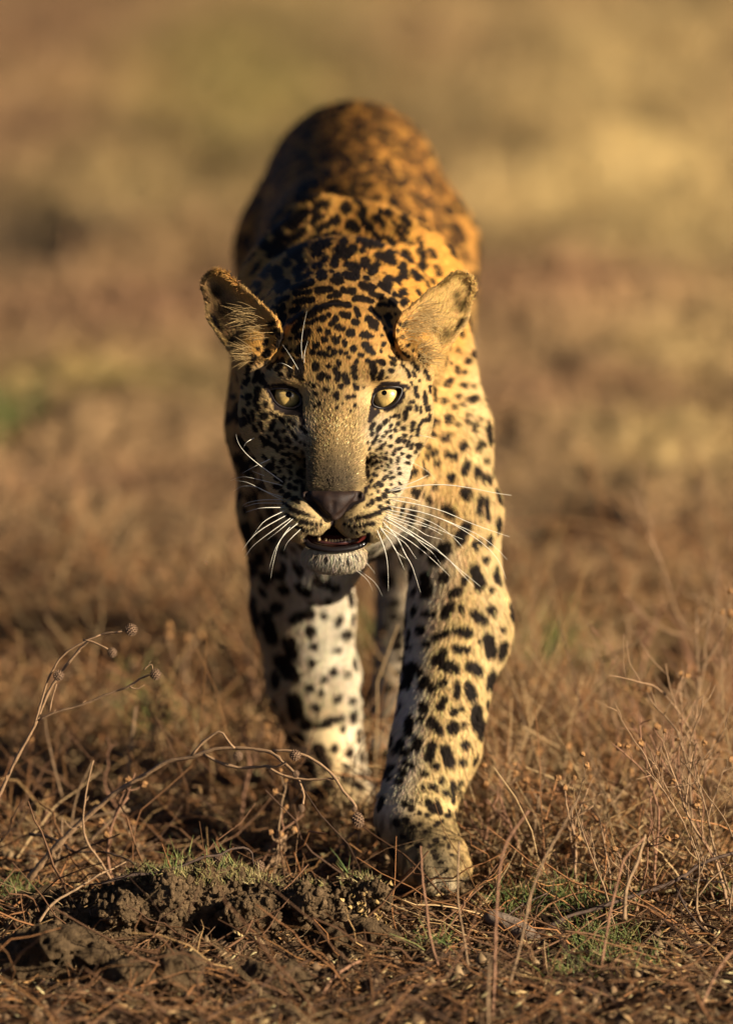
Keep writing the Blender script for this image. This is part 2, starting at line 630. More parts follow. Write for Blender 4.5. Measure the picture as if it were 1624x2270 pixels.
# ------------------------------------------------------------------ the leopard: coat
# dark marks of the coat: x0, y0, x1, y1, radius in pixels of one enlarged piece of the photograph each
SPOTS = []
def put(x0, y0, sc, rows, shrink=.92):
    f = crop(x0, y0, sc)
    for r in rows:
        if len(r) == 3:
            r = (r[0], r[1], r[0] + 1, r[1], r[2])
        a, b = f(r[:2]), f(r[2:4])
        SPOTS.append((a[0], a[1], b[0], b[1], r[4] * sc / 1.12808 * shrink))
put(590, 700, 260 / 1624, [(900,130,1190,50,40),(920,215,1150,195,32),(1270,180,1460,140,45),(1480,260,1600,230,40),(670,330,800,290,45),(690,480,750,420,38),(590,430,640,425,22),(930,350,1050,320,42),(1080,310,1190,310,40),(880,490,970,450,40),(740,560,725,670,52),(520,700,590,655,32),(570,820,620,780,34),(850,660,1040,530,38),(920,790,1020,650,45),(960,900,1000,860,42),(1060,860,1120,820,50),(690,870,690,890,52),(690,900,650,1020,40),(840,905,25),(790,1040,750,1100,28),(860,1110,28),(1080,980,980,1140,45),(350,1090,25),(490,1120,450,1170,42),(250,1190,25),(320,1220,260,1290,28),(480,940,460,1000,32),(480,1270,450,1310,25),(640,1230,520,1370,25),(720,1240,670,1280,25),(740,1290,650,1390,32),(900,1260,840,1330,45),(1000,1290,980,1500,52),(1010,1560,30),(860,1420,840,1500,40),(700,1480,35),(190,1360,160,1460,35),(340,1440,310,1560,48),(420,1500,410,1600,35),(190,1550,150,1600,35),(1260,430,1310,470,35),(1130,560,1230,490,35),(1350,420,1460,390,42),(1520,370,1610,370,40),(1350,600,55),(1120,680,1250,630,38),(1310,790,40),(1250,1020,50),(1200,1130,42),(1440,540,35),(1550,600,1490,700,38),(1590,740,40),(1440,820,40),(1380,930,45),(1560,960,45),(1520,930,35),(1450,1070,32),(1540,1120,45),(1310,1150,1410,1170,35),(1470,1190,32),(1240,1340,1240,1390,52),(1440,1360,35),(1340,1510,45),(1440,1530,35),(1560,1440,40),(1580,1540,40)])
put(830, 700, 260 / 1624, [(30,20,130,20,45),(170,160,330,190,48),(440,90,600,110,40),(650,130,20),(740,90,870,190,28),(840,20,880,90,40),(600,200,760,275,32),(370,305,480,280,45),(480,300,620,330,42),(730,380,870,395,28),(910,320,970,370,40),(960,230,1060,260,30),(1100,200,45),(1110,360,55),(50,180,40),(50,250,45),(40,370,260,390,40),(360,450,410,560,30),(600,450,730,590,32),(870,570,50),(860,640,900,720,28),(990,530,22),(560,620,55),(630,690,70),(680,770,25),(1030,660,1100,720,20),(1160,660,1120,710,18),(170,540,260,560,40),(340,660,380,670,48),(50,610,40),(20,680,30),(100,730,40),(160,770,35),(270,825,310,830,50),(500,860,60),(560,880,50),(620,890,25),(810,760,20),(1020,780,28),(770,870,22),(910,860,960,940,35),(950,950,55),(960,1030,18),(1100,890,22),(800,1010,30),(760,1110,25),(510,1020,48),(570,1090,58),(620,1140,40),(340,1080,48),(200,960,38),(210,1030,25),(60,960,45),(120,890,25),(40,1140,42),(145,1130,32),(230,1150,30),(270,1220,30),(450,1190,35),(380,1280,35),(350,1370,38),(380,1420,28),(120,1310,35),(1180,1010,25),(1130,1120,1190,1190,25),(1000,1160,1070,1250,22),(900,1200,980,1250,20),(920,1290,990,1340,20),(1260,1100,18),(1360,1200,1460,1290,16),(1270,1300,1340,1390,28),(1080,1310,1110,1350,18),(1160,1400,1200,1490,25),(1260,1430,1290,1500,20),(1460,1430,1490,1540,25),(700,1260,800,1320,32),(560,1270,35),(620,1300,650,1400,40),(640,1450,48),(640,1530,32),(790,1450,750,1520,38),(930,1420,35),(870,1525,18),(60,1400,45),(100,1480,45),(200,1500,220,1600,45),(370,1510,40),(330,1460,25),(1380,1570,15),(1240,1590,15)])
put(590, 940, 260 / 1624, [(190,60,160,120,30),(90,180,20),(340,220,300,400,40),(290,450,25),(190,320,45),(190,430,28),(100,330,18),(140,530,150,600,20),(460,450,30),(350,480,350,540,28),(440,620,55),(565,720,560,820,38),(250,560,290,680,20),(200,640,220,720,25),(280,780,310,870,22),(370,730,420,840,22),(400,960,480,1050,30),(480,1010,620,1110,28),(450,1080,25),(500,930,540,990,16),(650,860,640,920,30),(740,870,24),(550,580,740,720,28),(800,980,33),(850,1020,22),(720,1110,40),(620,1090,650,1180,25),(920,1110,25),(820,1220,33),(840,1300,25),(710,1340,40),(590,1290,600,1370,18),(690,1500,22),(750,1410,18),(750,1600,30),(850,1610,20),(990,1480,980,1530,38),(1030,1580,20),(1140,120,25),(1220,170,35),(1250,290,32),(1300,430,28),(1415,220,38),(1550,310,40),(1330,50,35),(1240,480,15)])
put(830, 940, 260 / 1624, [(60,290,40),(50,330,30),(250,330,38),(335,320,32),(375,180,42),(350,130,25),(130,170,40),(500,170,16),(150,430,18),(350,470,20),(60,490,22),(290,550,12),(1190,500,40),(1150,490,20),(1130,570,1150,660,32),(1040,650,25),(990,610,25),(910,660,1030,600,16),(885,710,12),(1310,190,1330,310,28),(1250,130,16),(1440,260,1450,400,16),(1450,440,18),(1510,180,1520,240,28),(1580,190,1575,300,15),(1480,500,1490,540,32),(1300,460,1310,540,20),(1380,480,1375,580,15),(1520,620,1500,690,20),(1500,690,1400,700,25),(1400,700,1340,780,22),(1330,830,1320,930,22),(1260,740,1240,830,28),(1000,850,30),(910,850,20),(845,870,25),(1060,980,1020,1030,28),(1120,1000,1100,1040,18),(1190,1010,1160,1090,25),(1240,1070,1220,1120,20),(790,940,22),(740,1010,18),(820,1050,15),(905,1090,28),(980,1150,950,1220,18),(700,1130,15),(780,1200,15),(850,1210,18),(900,1290,900,1340,14),(1025,1270,1020,1360,16),(740,1280,14),(830,1350,870,1430,12),(910,1520,22),(860,1580,15),(550,1500,555,1560,22),(540,1420,15),(600,1195,15),(655,1190,13),(545,1040,15),(770,1410,14),(815,1490,12)])
put(670, 1200, 340 / 1624, [(260,75,25),(230,175,30),(310,220,32),(365,250,25),(170,130,20),(180,20,25),(1340,55,30),(1265,75,20),(1225,170,10),(1385,185,28),(1320,230,28),(1240,270,25),(1185,305,18),(1420,130,20),(1330,325,20),(1410,265,18),(1430,330,15),(190,270,280,350,16),(280,350,400,400,20),(400,400,500,430,14),(540,440,8),(640,475,10),(240,430,330,480,18),(390,500,470,510,18),(525,520,18),(585,515,16),(640,520,12),(350,560,430,590,18),(480,590,12),(530,580,12),(580,570,10),(1340,370,1440,340,15),(1260,400,1330,390,18),(1170,440,1230,420,18),(1060,465,1140,445,13),(990,475,9),(910,525,14),(975,545,14),(1050,545,14),(1105,540,14),(1160,530,1260,515,14),(1010,605,12),(1080,615,12),(1145,610,12),(950,980,14),(690,960,16),(590,920,12)], 1.0)
put(1000, 820, 280 / 1513, [(620,770,680,710,32),(770,540,765,600,20),(870,610,22),(900,450,30),(970,330,980,380,20),(760,310,25),(690,480,15),(850,790,30),(970,790,22),(770,930,25),(720,1070,25),(850,1020,25),(940,970,1000,950,30),(590,1000,32),(470,980,25),(900,1170,885,1260,20),(650,1210,620,1290,28),(770,1310,25),(1000,1300,990,1390,30),(1070,1230,20),(480,1280,400,1340,28),(430,1440,28),(660,1450,580,1510,28),(360,1600,30),(850,1610,48),(1090,1560,1030,1660,28),(480,1670,350,1730,28),(640,1720,740,1750,30),(490,1830,45),(910,1840,870,1950,40),(1040,1920,1030,2040,30),(1130,2000,1130,2100,18),(1210,2000,1210,2100,18),(1165,1800,25),(680,2030,48),(170,1930,80,2000,35),(455,2160,45),(890,2240,70),(330,1960,30),(190,2200,45)])
put(960, 1200, .2115, [(960,170,60),(350,150,45),(780,0,30),(1140,230,1110,390,35),(1215,240,1215,460,20),(720,330,800,400,45),(520,250,40),(300,400,60),(480,500,40),(970,560,880,720,62),(1240,690,1230,780,25),(720,820,600,950,75),(1200,950,40),(1070,1080,1130,1260,60),(950,1190,45),(480,1150,500,1330,60),(780,1360,880,1320,40),(1270,1310,30),(1275,1540,55),(900,1530,40),(780,1500,720,1600,45),(470,1580,600,1590,25),(1060,1580,1170,1680,46),(850,1790,1000,1820,42),(430,1790,60),(750,1800,600,1880,35),(1220,1880,1250,2030,55),(1130,1910,30),(840,1990,970,2030,40),(1390,1780,30),(700,2050,580,2130,42),(500,1960,40),(310,1980,30),(750,2200,60),(1050,2230,55),(340,2230,65),(120,1620,50),(150,1960,70)], .82)  # the long armpit mark is a shadow painted into the coat
put(900, 1640, .2643, [(780,80,880,130,50),(1040,100,1110,150,42),(1215,10,30),(470,110,440,280,40),(560,150,35),(630,230,590,290,35),(680,310,38),(770,265,32),(920,280,910,380,28),(1030,290,1060,390,38),(790,410,750,490,32),(600,490,48),(1240,180,1220,290,35),(1290,300,1240,420,18),(880,530,35),(950,510,25),(575,605,22),(670,620,740,700,42),(760,760,12),(870,680,55),(980,650,25),(1095,500,1100,670,40),(475,610,460,720,38),(1160,610,1120,780,14),(540,800,545,870,36),(490,880,20),(400,820,330,910,22),(420,920,35),(690,850,650,980,32),(715,1050,32),(810,880,840,1030,42),(850,1040,30),(1000,840,40),(960,1010,38),(420,1020,510,1045,16),(405,1110,32),(370,1200,30),(610,1115,30),(770,1190,28),(800,1290,28),(690,1250,30),(600,1260,20),(505,1190,10),(865,1190,880,1370,18),(950,1180,920,1250,14),(310,1050,240,1110,22),(270,1160,25),(190,1260,35),(720,1400,760,1480,22),(640,1390,700,1450,25),(830,1510,20),(480,1430,30),(420,1400,25),(560,1480,22),(700,1600,780,1560,14),(620,1660,20),(560,1790,30),(720,1740,25),(650,1790,20),(710,1900,25),(830,1800,20),(820,2030,12),(440,1560,25),(350,1580,30),(500,1620,24),(400,1700,26),(470,1760,22),(680,1850,18),(760,1950,16),(800,1720,20),(560,1600,20),(640,1500,20),(860,1880,16)], .84)
put(600, 1380, .2995, [(100,150,55),(230,230,50),(160,60,45),(320,200,40),(310,460,55),(220,530,45),(240,620,280,720,52),(640,220,800,300,32),(800,310,26),(740,410,30),(450,550,590,520,36),(700,530,28),(410,740,440,850,56),(620,780,38),(880,690,44),(790,820,820,820,18),(330,900,450,1040,56),(600,930,32),(770,1010,35),(885,1020,28),(580,1130,35),(700,1070,22),(670,1170,25),(450,1220,470,1340,60),(815,1230,35),(930,1240,25),(630,1290,35),(550,1430,52),(700,1430,840,1390,28),(860,1480,25),(640,1450,25),(480,1560,62),(120,400,150,600,18),(650,1650,720,1760,56),(790,1640,38),(910,1680,35),(560,1800,66),(880,1880,46),(740,1930,45),(670,2020,56),(560,2050,56),(730,2150,36)], .76)
put(540, 860, .2644, [(120,700,40),(250,740,40),(135,390,28),(180,500,20),(130,230,25),(100,500,20),(230,900,290,980,40),(100,940,130,1040,35),(380,1100,45),(220,1080,290,1160,35),(200,1230,35),(320,1220,30),(520,1160,35),(440,1340,40),(340,1420,35),(240,1430,35),(560,1580,35),(450,1640,30),(300,1560,30),(560,1830,40),(660,1960,40),(420,1940,430,2040,30),(490,1920,25),(290,1720,300,1900,40),(330,2050,360,2150,40),(640,2160,40),(460,2190,35)])
put(590, 430, .1847, [(1070,140,45),(930,240,52),(850,350,52),(1000,370,1090,300,42),(860,400,960,380,35),(1260,215,1340,210,38),(1250,345,1440,350,28),(1070,470,1220,450,46),(1060,560,1040,520,35),(1480,500,66),(930,570,760,740,56),(740,560,680,640,38),(600,560,500,720,30),(620,710,540,830,40),(1150,620,1050,690,35),(1340,670,60),(1250,720,1110,790,33),(1560,750,60),(1220,880,1330,840,30),(1390,870,25),(850,860,720,930,45),(930,790,870,840,28),(610,880,470,1130,45),(660,1050,590,1150,50),(900,960,780,1100,66),(1090,900,1000,960,38),(1060,1040,1240,990,42),(1060,1130,1140,1110,28),(1450,960,45),(1400,1080,1500,1110,60),(1570,1060,50),(1350,1160,1330,1260,38),(700,1240,50),(860,1180,45),(400,1000,60),(430,1280,390,1400,45),(570,1370,70),(580,1440,56),(900,1280,830,1360,45),(940,1410,1000,1370,30),(1180,1220,1200,1200,25),(1060,1290,1150,1280,22),(1160,1400,70),(1370,1460,66),(1290,1350,30),(1510,1260,1600,1310,38),(1480,1390,1600,1420,45),(860,1440,45),(300,1540,40),(680,1530,600,1590,50)])
put(870, 430, .1847, [(0,510,45),(100,410,160,430,25),(210,520,40),(190,600,50),(300,400,360,450,35),(20,270,80,290,30),(400,650,48),(460,720,33),(30,740,58),(100,790,45),(220,720,300,780,38),(360,870,440,950,28),(490,890,590,930,28),(600,970,45),(650,820,730,890,28),(730,890,850,980,22),(600,690,800,830,16),(150,940,300,980,45),(300,980,430,1020,35),(200,1070,35),(770,1110,48),(810,1160,850,1210,35),(960,1060,1030,1150,30),(1010,1275,55),(730,1280,740,1420,42),(700,1440,40),(770,1430,30),(870,1370,930,1450,32),(930,1450,38),(1140,1490,35),(1180,1290,1230,1380,28),(400,1150,580,1210,45),(560,1120,45),(600,1250,30),(230,1250,60),(330,1340,50),(380,1270,35),(100,1300,55),(80,1410,65),(240,1440,40),(190,1540,330,1570,45),(420,1530,530,1600,28),(540,1490,40),(540,570,50),(430,550,30),(740,650,800,720,40),(950,930,1000,1000,22),(1100,1060,1180,1150,25)])
# bare dark skin round the eyes, nostrils and lip (x0, y0, x1, y1, r)
SKIN = []
def skin(f, rows):
    sc = (f((1, 0)) - f((0, 0)))[0]
    for r in rows:
        if len(r) == 3:
            r = (r[0], r[1], r[0] + 1, r[1], r[2])
        a, b = f(r[:2]), f(r[2:4])
        SKIN.append((a[0], a[1], b[0], b[1], r[4] * sc))
skin(cD, [(1080,150,1190,180,26),(1100,280,1050,400,34),(1000,440,850,530,28),(625,480,590,700,26),(700,550,32),(640,600,42),(610,660,32),(680,210,780,125,18),(780,125,1050,118,20),(640,290,690,210,16)])
skin(cC, [(480,170,560,300,40),(560,300,640,450,42),(640,480,800,530,50),(800,540,950,560,58),(980,440,1000,580,48),(1010,600,1045,750,28),(450,110,500,200,28),(560,150,750,140,14),(750,140,950,215,14),(960,240,1010,330,16)])
skin(cE, [(400,30,430,170,15),(430,170,520,270,28),(520,270,680,395,32),(1165,100,1140,200,15),(1130,215,1040,270,26),(1040,270,900,380,22),(770,430,770,560,16),(430,640,470,760,22),(1200,650,1190,780,22)])

def fill_random():
    """marks wherever the list above has none: flanks, back, hind legs, tail"""
    rng = np.random.default_rng(5)
    P = bv[rng.integers(0, len(bv), 60000)]
    P = P[P[:, 2] < -.16]
    # 3-D places of the listed marks
    got = []
    for x0, y0, x1, y1, r in SPOTS:
        for t in (0.0, .5, 1.0):
            h = hit(x0 + (x1 - x0) * t, y0 + (y1 - y0) * t)
            if h is not None:
                got.append((*h[0], r * K))
    pts = np.array([g[:3] for g in got])
    rr = np.array([g[3] for g in got])
    out = []
    for p in P:
        Wp = to_world(p)[0]
        back = smooth01(-.55, -.85, p[2]) * smooth01(.36, .5, Wp[2])
        r = .0115 + .0055 * back + rng.uniform(-.003, .004)
        leg = Wp[2] < .42
        if leg:
            r = .010 + rng.uniform(-.003, .003)
        if back > .5:
            continue
        gap = .0065
        d = np.sqrt(((pts - p) ** 2).sum(1)) - rr - r
        if d.min() < gap * (1.25 if not leg else 1.0):
            continue
        out.append((p, r, back))
        pts = np.vstack([pts, p])
        rr = np.append(rr, r)
    return out

HITS = []
for s in SPOTS:
    h = hit((s[0] + s[2]) / 2, (s[1] + s[3]) / 2)
    if h is not None:
        HITS.append((s, h[0]))
def face_flecks():
    """small flecks between the larger marks of cheeks and brow"""
    g = np.random.default_rng(31)
    ex = [((s[0] + s[2]) / 2, (s[1] + s[3]) / 2, s[4] + .5 * math.hypot(s[2] - s[0], s[3] - s[1])) for s in SPOTS]
    ex += [((s[0] + s[2]) / 2, (s[1] + s[3]) / 2, s[4] + 6) for s in SKIN]
    for poly, ic, pc, zc, zf in EYES:
        ex.append((ic[0], ic[1], 46))
    out = []
    for i in range(5000):
        k = g.random()
        if k < .38:
            x, y = g.uniform(548, 676), g.uniform(880, 1090)
            if x < 548 + (y - 880) * .28 + 4:
                continue
        elif k < .76:
            x, y = g.uniform(815, 955), g.uniform(890, 1095)
            if x > 955 - (y - 880) * .26:
                continue
        else:
            continue
        r = g.uniform(2.0, 4.2)
        if min(math.hypot(x - a, y - b) - c for a, b, c in ex) < r + 4.5:
            continue
        ex.append((x, y, r + 2))
        a = math.atan2(y - 1080, x - 740) + g.normal(0, .3)
        l = g.uniform(0, 5)
        s = (x - l * math.cos(a), y - l * math.sin(a), x + l * math.cos(a), y + l * math.sin(a), r)
        h = hit(x, y)
        if h is not None and h[0][2] > -.17:
            out.append((s, h[0]))
    return out
HITS += face_flecks()
SKHITS = []
for s in SKIN:
    h = hit((s[0] + s[2]) / 2, (s[1] + s[3]) / 2)
    if h is not None:
        SKHITS.append((s, h[0]))
ROS = fill_random()

def seg2(x, y, s):
    dx, dy = s[2] - s[0], s[3] - s[1]
    L = dx * dx + dy * dy
    t = np.clip(((x - s[0]) * dx + (y - s[1]) * dy) / L, 0, 1) if L > 0 else 0
    return np.hypot(x - s[0] - t * dx, y - s[1] - t * dy)

def marks(P, lst, wob=1.0, soft=2.2):
    x, y = proj(P)
    wx = x + wob * 3.2 * noise(P, 95, 3) + wob * 1.6 * noise(P, 240, 5)
    wy = y + wob * 3.2 * noise(P, 95, 4) + wob * 1.6 * noise(P, 240, 6)
    m = np.zeros(len(P))
    order = np.argsort(y)
    ys = y[order]
    for s, h in lst:
        r = s[4]
        a = np.searchsorted(ys, min(s[1], s[3]) - r * 1.3 - 12)
        b = np.searchsorted(ys, max(s[1], s[3]) + r * 1.3 + 12)
        idx = order[a:b]
        if not len(idx):
            continue
        idx = idx[(x[idx] > min(s[0], s[2]) - r * 1.3 - 12) & (x[idx] < max(s[0], s[2]) + r * 1.3 + 12)]
        idx = idx[np.abs(P[idx, 2] - h[2]) < (.05 if h[2] > -.17 else .075)]
        if not len(idx):
            continue
        d = seg2(wx[idx], wy[idx], s) - (r * 1.2 + 2.0 if h[2] > -.17 else r * 1.24 + 3.2)
        m[idx] = np.maximum(m[idx], smooth01(soft * .6, -soft, d))
    return m

def rosettes(P):
    m = np.zeros(len(P))
    inner = np.zeros(len(P))
    Q = P + .0035 * np.stack([noise(P, 70, 11), noise(P, 70, 12), noise(P, 70, 13)], 1)
    order = np.argsort(Q[:, 2])
    zs = Q[order, 2]
    for i, (c, r, back) in enumerate(ROS):
        R2 = r * 1.3
        a, b = np.searchsorted(zs, c[2] - R2), np.searchsorted(zs, c[2] + R2)
        idx = order[a:b]
        idx = idx[(np.abs(Q[idx, 0] - c[0]) < R2) & (np.abs(Q[idx, 1] - c[1]) < R2)]
        if not len(idx):
            continue
        q = Q[idx] - c
        d = np.sqrt((q ** 2).sum(1)) / r
        v = smooth01(1.08, .9, d)
        if back > .45 and r > .0185:
            hole = smooth01(.50, .30, d)
            g = noise(Q[idx], 60, 20 + i % 7)
            v = v * (1 - hole) * smooth01(-.8, -.5, g)
            inner[idx] = np.maximum(inner[idx], hole)
        m[idx] = np.maximum(m[idx], v)
    return m, inner

def back_net(P):
    """packed broken rosettes of the back and flanks: dark cells parted by a gold net"""
    cs = .031
    Q = P * np.array([1, 1, .85]) + .004 * np.stack([noise(P, 60, 14), noise(P, 60, 15), noise(P, 60, 16)], 1)
    g = np.floor(Q / cs)
    d1 = np.full(len(P), 9.0)
    d2 = np.full(len(P), 9.0)
    for a in (-1, 0, 1):
        for b in (-1, 0, 1):
            for c in (-1, 0, 1):
                gi = g + (a, b, c)
                f = (gi + np.stack([hash3(gi[:, 0], gi[:, 1], gi[:, 2], s_) for s_ in (91, 92, 93)], 1)) * cs
                d = np.sqrt(((Q - f) ** 2).sum(1))
                d2 = np.minimum(d2, np.maximum(d1, d))
                d1 = np.minimum(d1, d)
    v = smooth01(.0018, .0042, d2 - d1)
    hole = smooth01(.0080, .0055, d1) * (noise(P, 22, 17) > -.1)
    v = v * (1 - .6 * hole) * smooth01(-.95, -.7, noise(P, 75, 18))
    return v, hole
# colour areas of the coat: x, y, rx, ry, colour, strength
GOLD = np.array((.56, .29, .075))
ORANGE = np.array((.62, .29, .05))
TAN = np.array((.53, .315, .105))
CREAM = np.array((.62, .45, .215))
WHITE = np.array((.68, .585, .42))
GREY = np.array((.070, .051, .030))
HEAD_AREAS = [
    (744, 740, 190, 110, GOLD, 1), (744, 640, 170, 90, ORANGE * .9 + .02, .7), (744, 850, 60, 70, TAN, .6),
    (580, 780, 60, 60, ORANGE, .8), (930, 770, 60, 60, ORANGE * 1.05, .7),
    (590, 930, 60, 110, (.50, .335, .14), .9), (905, 930, 60, 110, (.58, .40, .17), .9),  # left cheek darker: the shaded side of the face put into the colour
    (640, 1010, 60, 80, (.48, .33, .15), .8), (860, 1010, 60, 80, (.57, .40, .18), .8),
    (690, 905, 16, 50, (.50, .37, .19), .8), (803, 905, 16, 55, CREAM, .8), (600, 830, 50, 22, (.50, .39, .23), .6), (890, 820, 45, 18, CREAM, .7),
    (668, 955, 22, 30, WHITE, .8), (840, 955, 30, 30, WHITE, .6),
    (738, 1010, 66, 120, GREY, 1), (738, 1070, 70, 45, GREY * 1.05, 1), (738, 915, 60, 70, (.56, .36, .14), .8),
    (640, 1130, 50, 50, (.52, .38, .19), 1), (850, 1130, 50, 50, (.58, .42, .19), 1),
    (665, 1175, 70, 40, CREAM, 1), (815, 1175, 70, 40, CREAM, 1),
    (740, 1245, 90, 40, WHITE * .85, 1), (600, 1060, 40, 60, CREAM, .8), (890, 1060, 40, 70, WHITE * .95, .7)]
BODY_AREAS = [
    (720, 1420, 80, 160, WHITE, 1), (790, 1600, 40, 200, WHITE, .8), (700, 1290, 110, 90, WHITE, 1), (700, 1650, 50, 120, (.70, .56, .32), .6),
    (905, 1480, 45, 220, (.70, .66, .58), .9), (860, 1750, 50, 70, (.66, .60, .50), .8), (930, 1260, 70, 120, (.60, .54, .44), .8),
    (1090, 1350, 50, 260, CREAM * 1.02, .7), (1000, 1000, 60, 160, (.72, .45, .16), .7), (1060, 900, 40, 200, CREAM, .6),
    (1000, 1550, 60, 220, (.72, .50, .21), .9), (960, 1760, 60, 60, (.66, .47, .20), .8),
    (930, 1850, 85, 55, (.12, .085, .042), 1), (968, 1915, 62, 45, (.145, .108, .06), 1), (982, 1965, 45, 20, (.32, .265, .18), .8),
    (1000, 640, 60, 120, ORANGE * 1.05, .8), (900, 620, 60, 90, ORANGE, .6), (580, 1000, 60, 160, (.50, .30, .13), .7), (600, 1450, 50, 250, (.48, .34, .18), .7),
    (742, 1775, 90, 60, (.40, .28, .13), .9), (640, 560, 90, 120, (.52, .31, .10), .5)]

def zone_mix(P, areas, base):
    x, y = proj(P)
    x = x + 8 * noise(P, 40, 31)
    y = y + 8 * noise(P, 40, 32)
    c = np.array(base)
    for ax, ay, rx, ry, col, st in areas:
        w = st * np.exp(-(((x - ax) / rx) ** 2 + ((y - ay) / ry) ** 2) ** 1.3 * .8)
        c = c + w[:, None] * (np.asarray(col) - c)
    return c

EARS = [((483, 633), (514, 688), (560, 742)), ((1017, 638), (982, 690), (938, 738))]
def ear_weight(P):
    x, y = proj(P)
    w = np.zeros(len(P))
    for t, m, b in EARS:
        d = np.minimum(seg2(x, y, (*t, *m)) - 44, seg2(x, y, (*m, *b)) - 52)
        dc = np.hypot(x - 744, y - 800)
        w = np.maximum(w, smooth01(4, -4, d) * smooth01(208, 228, dc + np.clip(y - 800, 0, 60) * .5))
    return w * (P[:, 2] > -.125)

def coat(P, N):
    """albedo of the coat; also the weight of bare dark skin"""
    Wp = to_world(P)
    NW = dirs_world(N)
    n = len(P)
    # body by height and facing
    up = smooth01(-.35, .6, NW[:, 2])
    low = smooth01(.52, .28, Wp[:, 2])
    base = np.repeat(TAN[None], n, 0)
    base = base + (up * smooth01(.38, .55, Wp[:, 2]))[:, None] * (np.array((.50, .235, .05)) - base)
    base = base + (smooth01(-.3, -.8, NW[:, 2]) * .9)[:, None] * (WHITE - base)
    base = base + (smooth01(-.55, -.8, P[:, 2]) * smooth01(.4, .55, Wp[:, 2]) * .75)[:, None] * (np.array((.46, .205, .042)) - base)
    base = base + (low * .25)[:, None] * (CREAM - base)
    hind = P[:, 2] < -.7
    x, y = proj(P)
    front = zone_mix(P, BODY_AREAS, base)
    base = np.where((hind | ((P[:, 2] > -.17) & (y < 1300)))[:, None], base, front)
    base = base + ((hind & (Wp[:, 2] < .42)) * .8)[:, None] * (np.array((.36, .30, .22)) - base)
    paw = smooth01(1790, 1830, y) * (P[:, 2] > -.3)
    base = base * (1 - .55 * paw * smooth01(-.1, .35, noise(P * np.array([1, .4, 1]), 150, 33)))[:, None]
    head = smooth01(-.185, -.15, P[:, 2])
    hb = np.repeat(np.array((.53, .34, .13))[None], n, 0)
    hc = zone_mix(P, HEAD_AREAS, hb)
    x, y = proj(P)
    # the leading foreleg is nearer than the head's depth limit nowhere; low points never belong to the head
    head = head * (y < 1300)
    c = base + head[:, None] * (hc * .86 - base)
    ew = ear_weight(P)
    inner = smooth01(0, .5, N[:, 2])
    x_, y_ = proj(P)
    rim_sun = smooth01(34, 8, np.abs((x_ - 592) * .637 - (y_ - 685) * .771))  # sunlit upper rim of the left ear, put into its colour
    ein = np.where((x_ < 744)[:, None], np.array((.30, .175, .07)) + rim_sun[:, None] * np.array((.26, .11, .005)), np.array((.60, .37, .12)))  # left inside browner than the right, shade painted in
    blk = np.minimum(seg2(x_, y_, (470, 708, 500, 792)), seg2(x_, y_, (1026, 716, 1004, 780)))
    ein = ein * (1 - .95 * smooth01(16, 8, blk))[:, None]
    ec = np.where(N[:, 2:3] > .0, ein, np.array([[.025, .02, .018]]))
    ear_shade = 0 * x  # shade of the ear hollows, painted into the colour
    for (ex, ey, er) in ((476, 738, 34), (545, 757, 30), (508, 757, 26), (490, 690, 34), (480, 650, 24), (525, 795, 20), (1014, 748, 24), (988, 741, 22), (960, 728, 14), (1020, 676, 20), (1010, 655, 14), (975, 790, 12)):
        ear_shade = np.maximum(ear_shade, (.8 if ex > 744 else 1.0) * smooth01(er * 1.35, 0, np.hypot(x - ex, y - ey)))
    ec = ec * (1 - .93 * ear_shade[:, None])
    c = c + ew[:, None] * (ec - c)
    m = marks(P, HITS)
    m2, inn = rosettes(P)
    bw = smooth01(-.60, -.72, P[:, 2]) * smooth01(.40, .47, Wp[:, 2]) * (NW[:, 2] > -.5)
    m3, in3 = back_net(P)
    m2 = np.maximum(m2 * (1 - bw), m3 * bw)
    inn = np.maximum(inn, in3 * bw)
    c = c * (1 - .32 * inn[:, None] * (1 - m)[:, None])
    c = c * (1 + .10 * noise(P, 60, 41) + .08 * noise(P, 300, 42))[:, None]
    m = np.maximum(m, m2 * (1 - head)) * (1 - .9 * ew)
    dk = np.array((.015, .010, .007))
    # narrow rust-brown border round each mark
    c = c + m[:, None] * (dk - c)
    sk = marks(P, SKHITS, .35, 1.6)
    s = (FOC - P[:, 2]) / FOC
    for poly, ic, pc, zc, zf in EYES:
        d = d_poly(x, y, poly)
        sk = np.maximum(sk, smooth01(4.5, 1.5, d) * (P[:, 2] > -.12))
    dm = d_poly(x, y, mouth)
    inm = smooth01(1.5, -1.0, dm) * (P[:, 2] > -.1) * (P[:, 2] < zm - 4 * K)
    c = c + sk[:, None] * (np.array((.020, .014, .013)) - c)
    c = c + inm[:, None] * (np.array((.075, .012, .009)) - c)
    return np.clip(c, .004, .9), np.maximum(sk, inm), m

vc, vs, vm = coat(bv, vn)
fur_skin = mat('coat skin', (.5, .35, .15), .85, .05, attr='col')
body = mesh_obj('body', bvW, bf, fur_skin, leopard, col=vc)
print('body', len(bv))

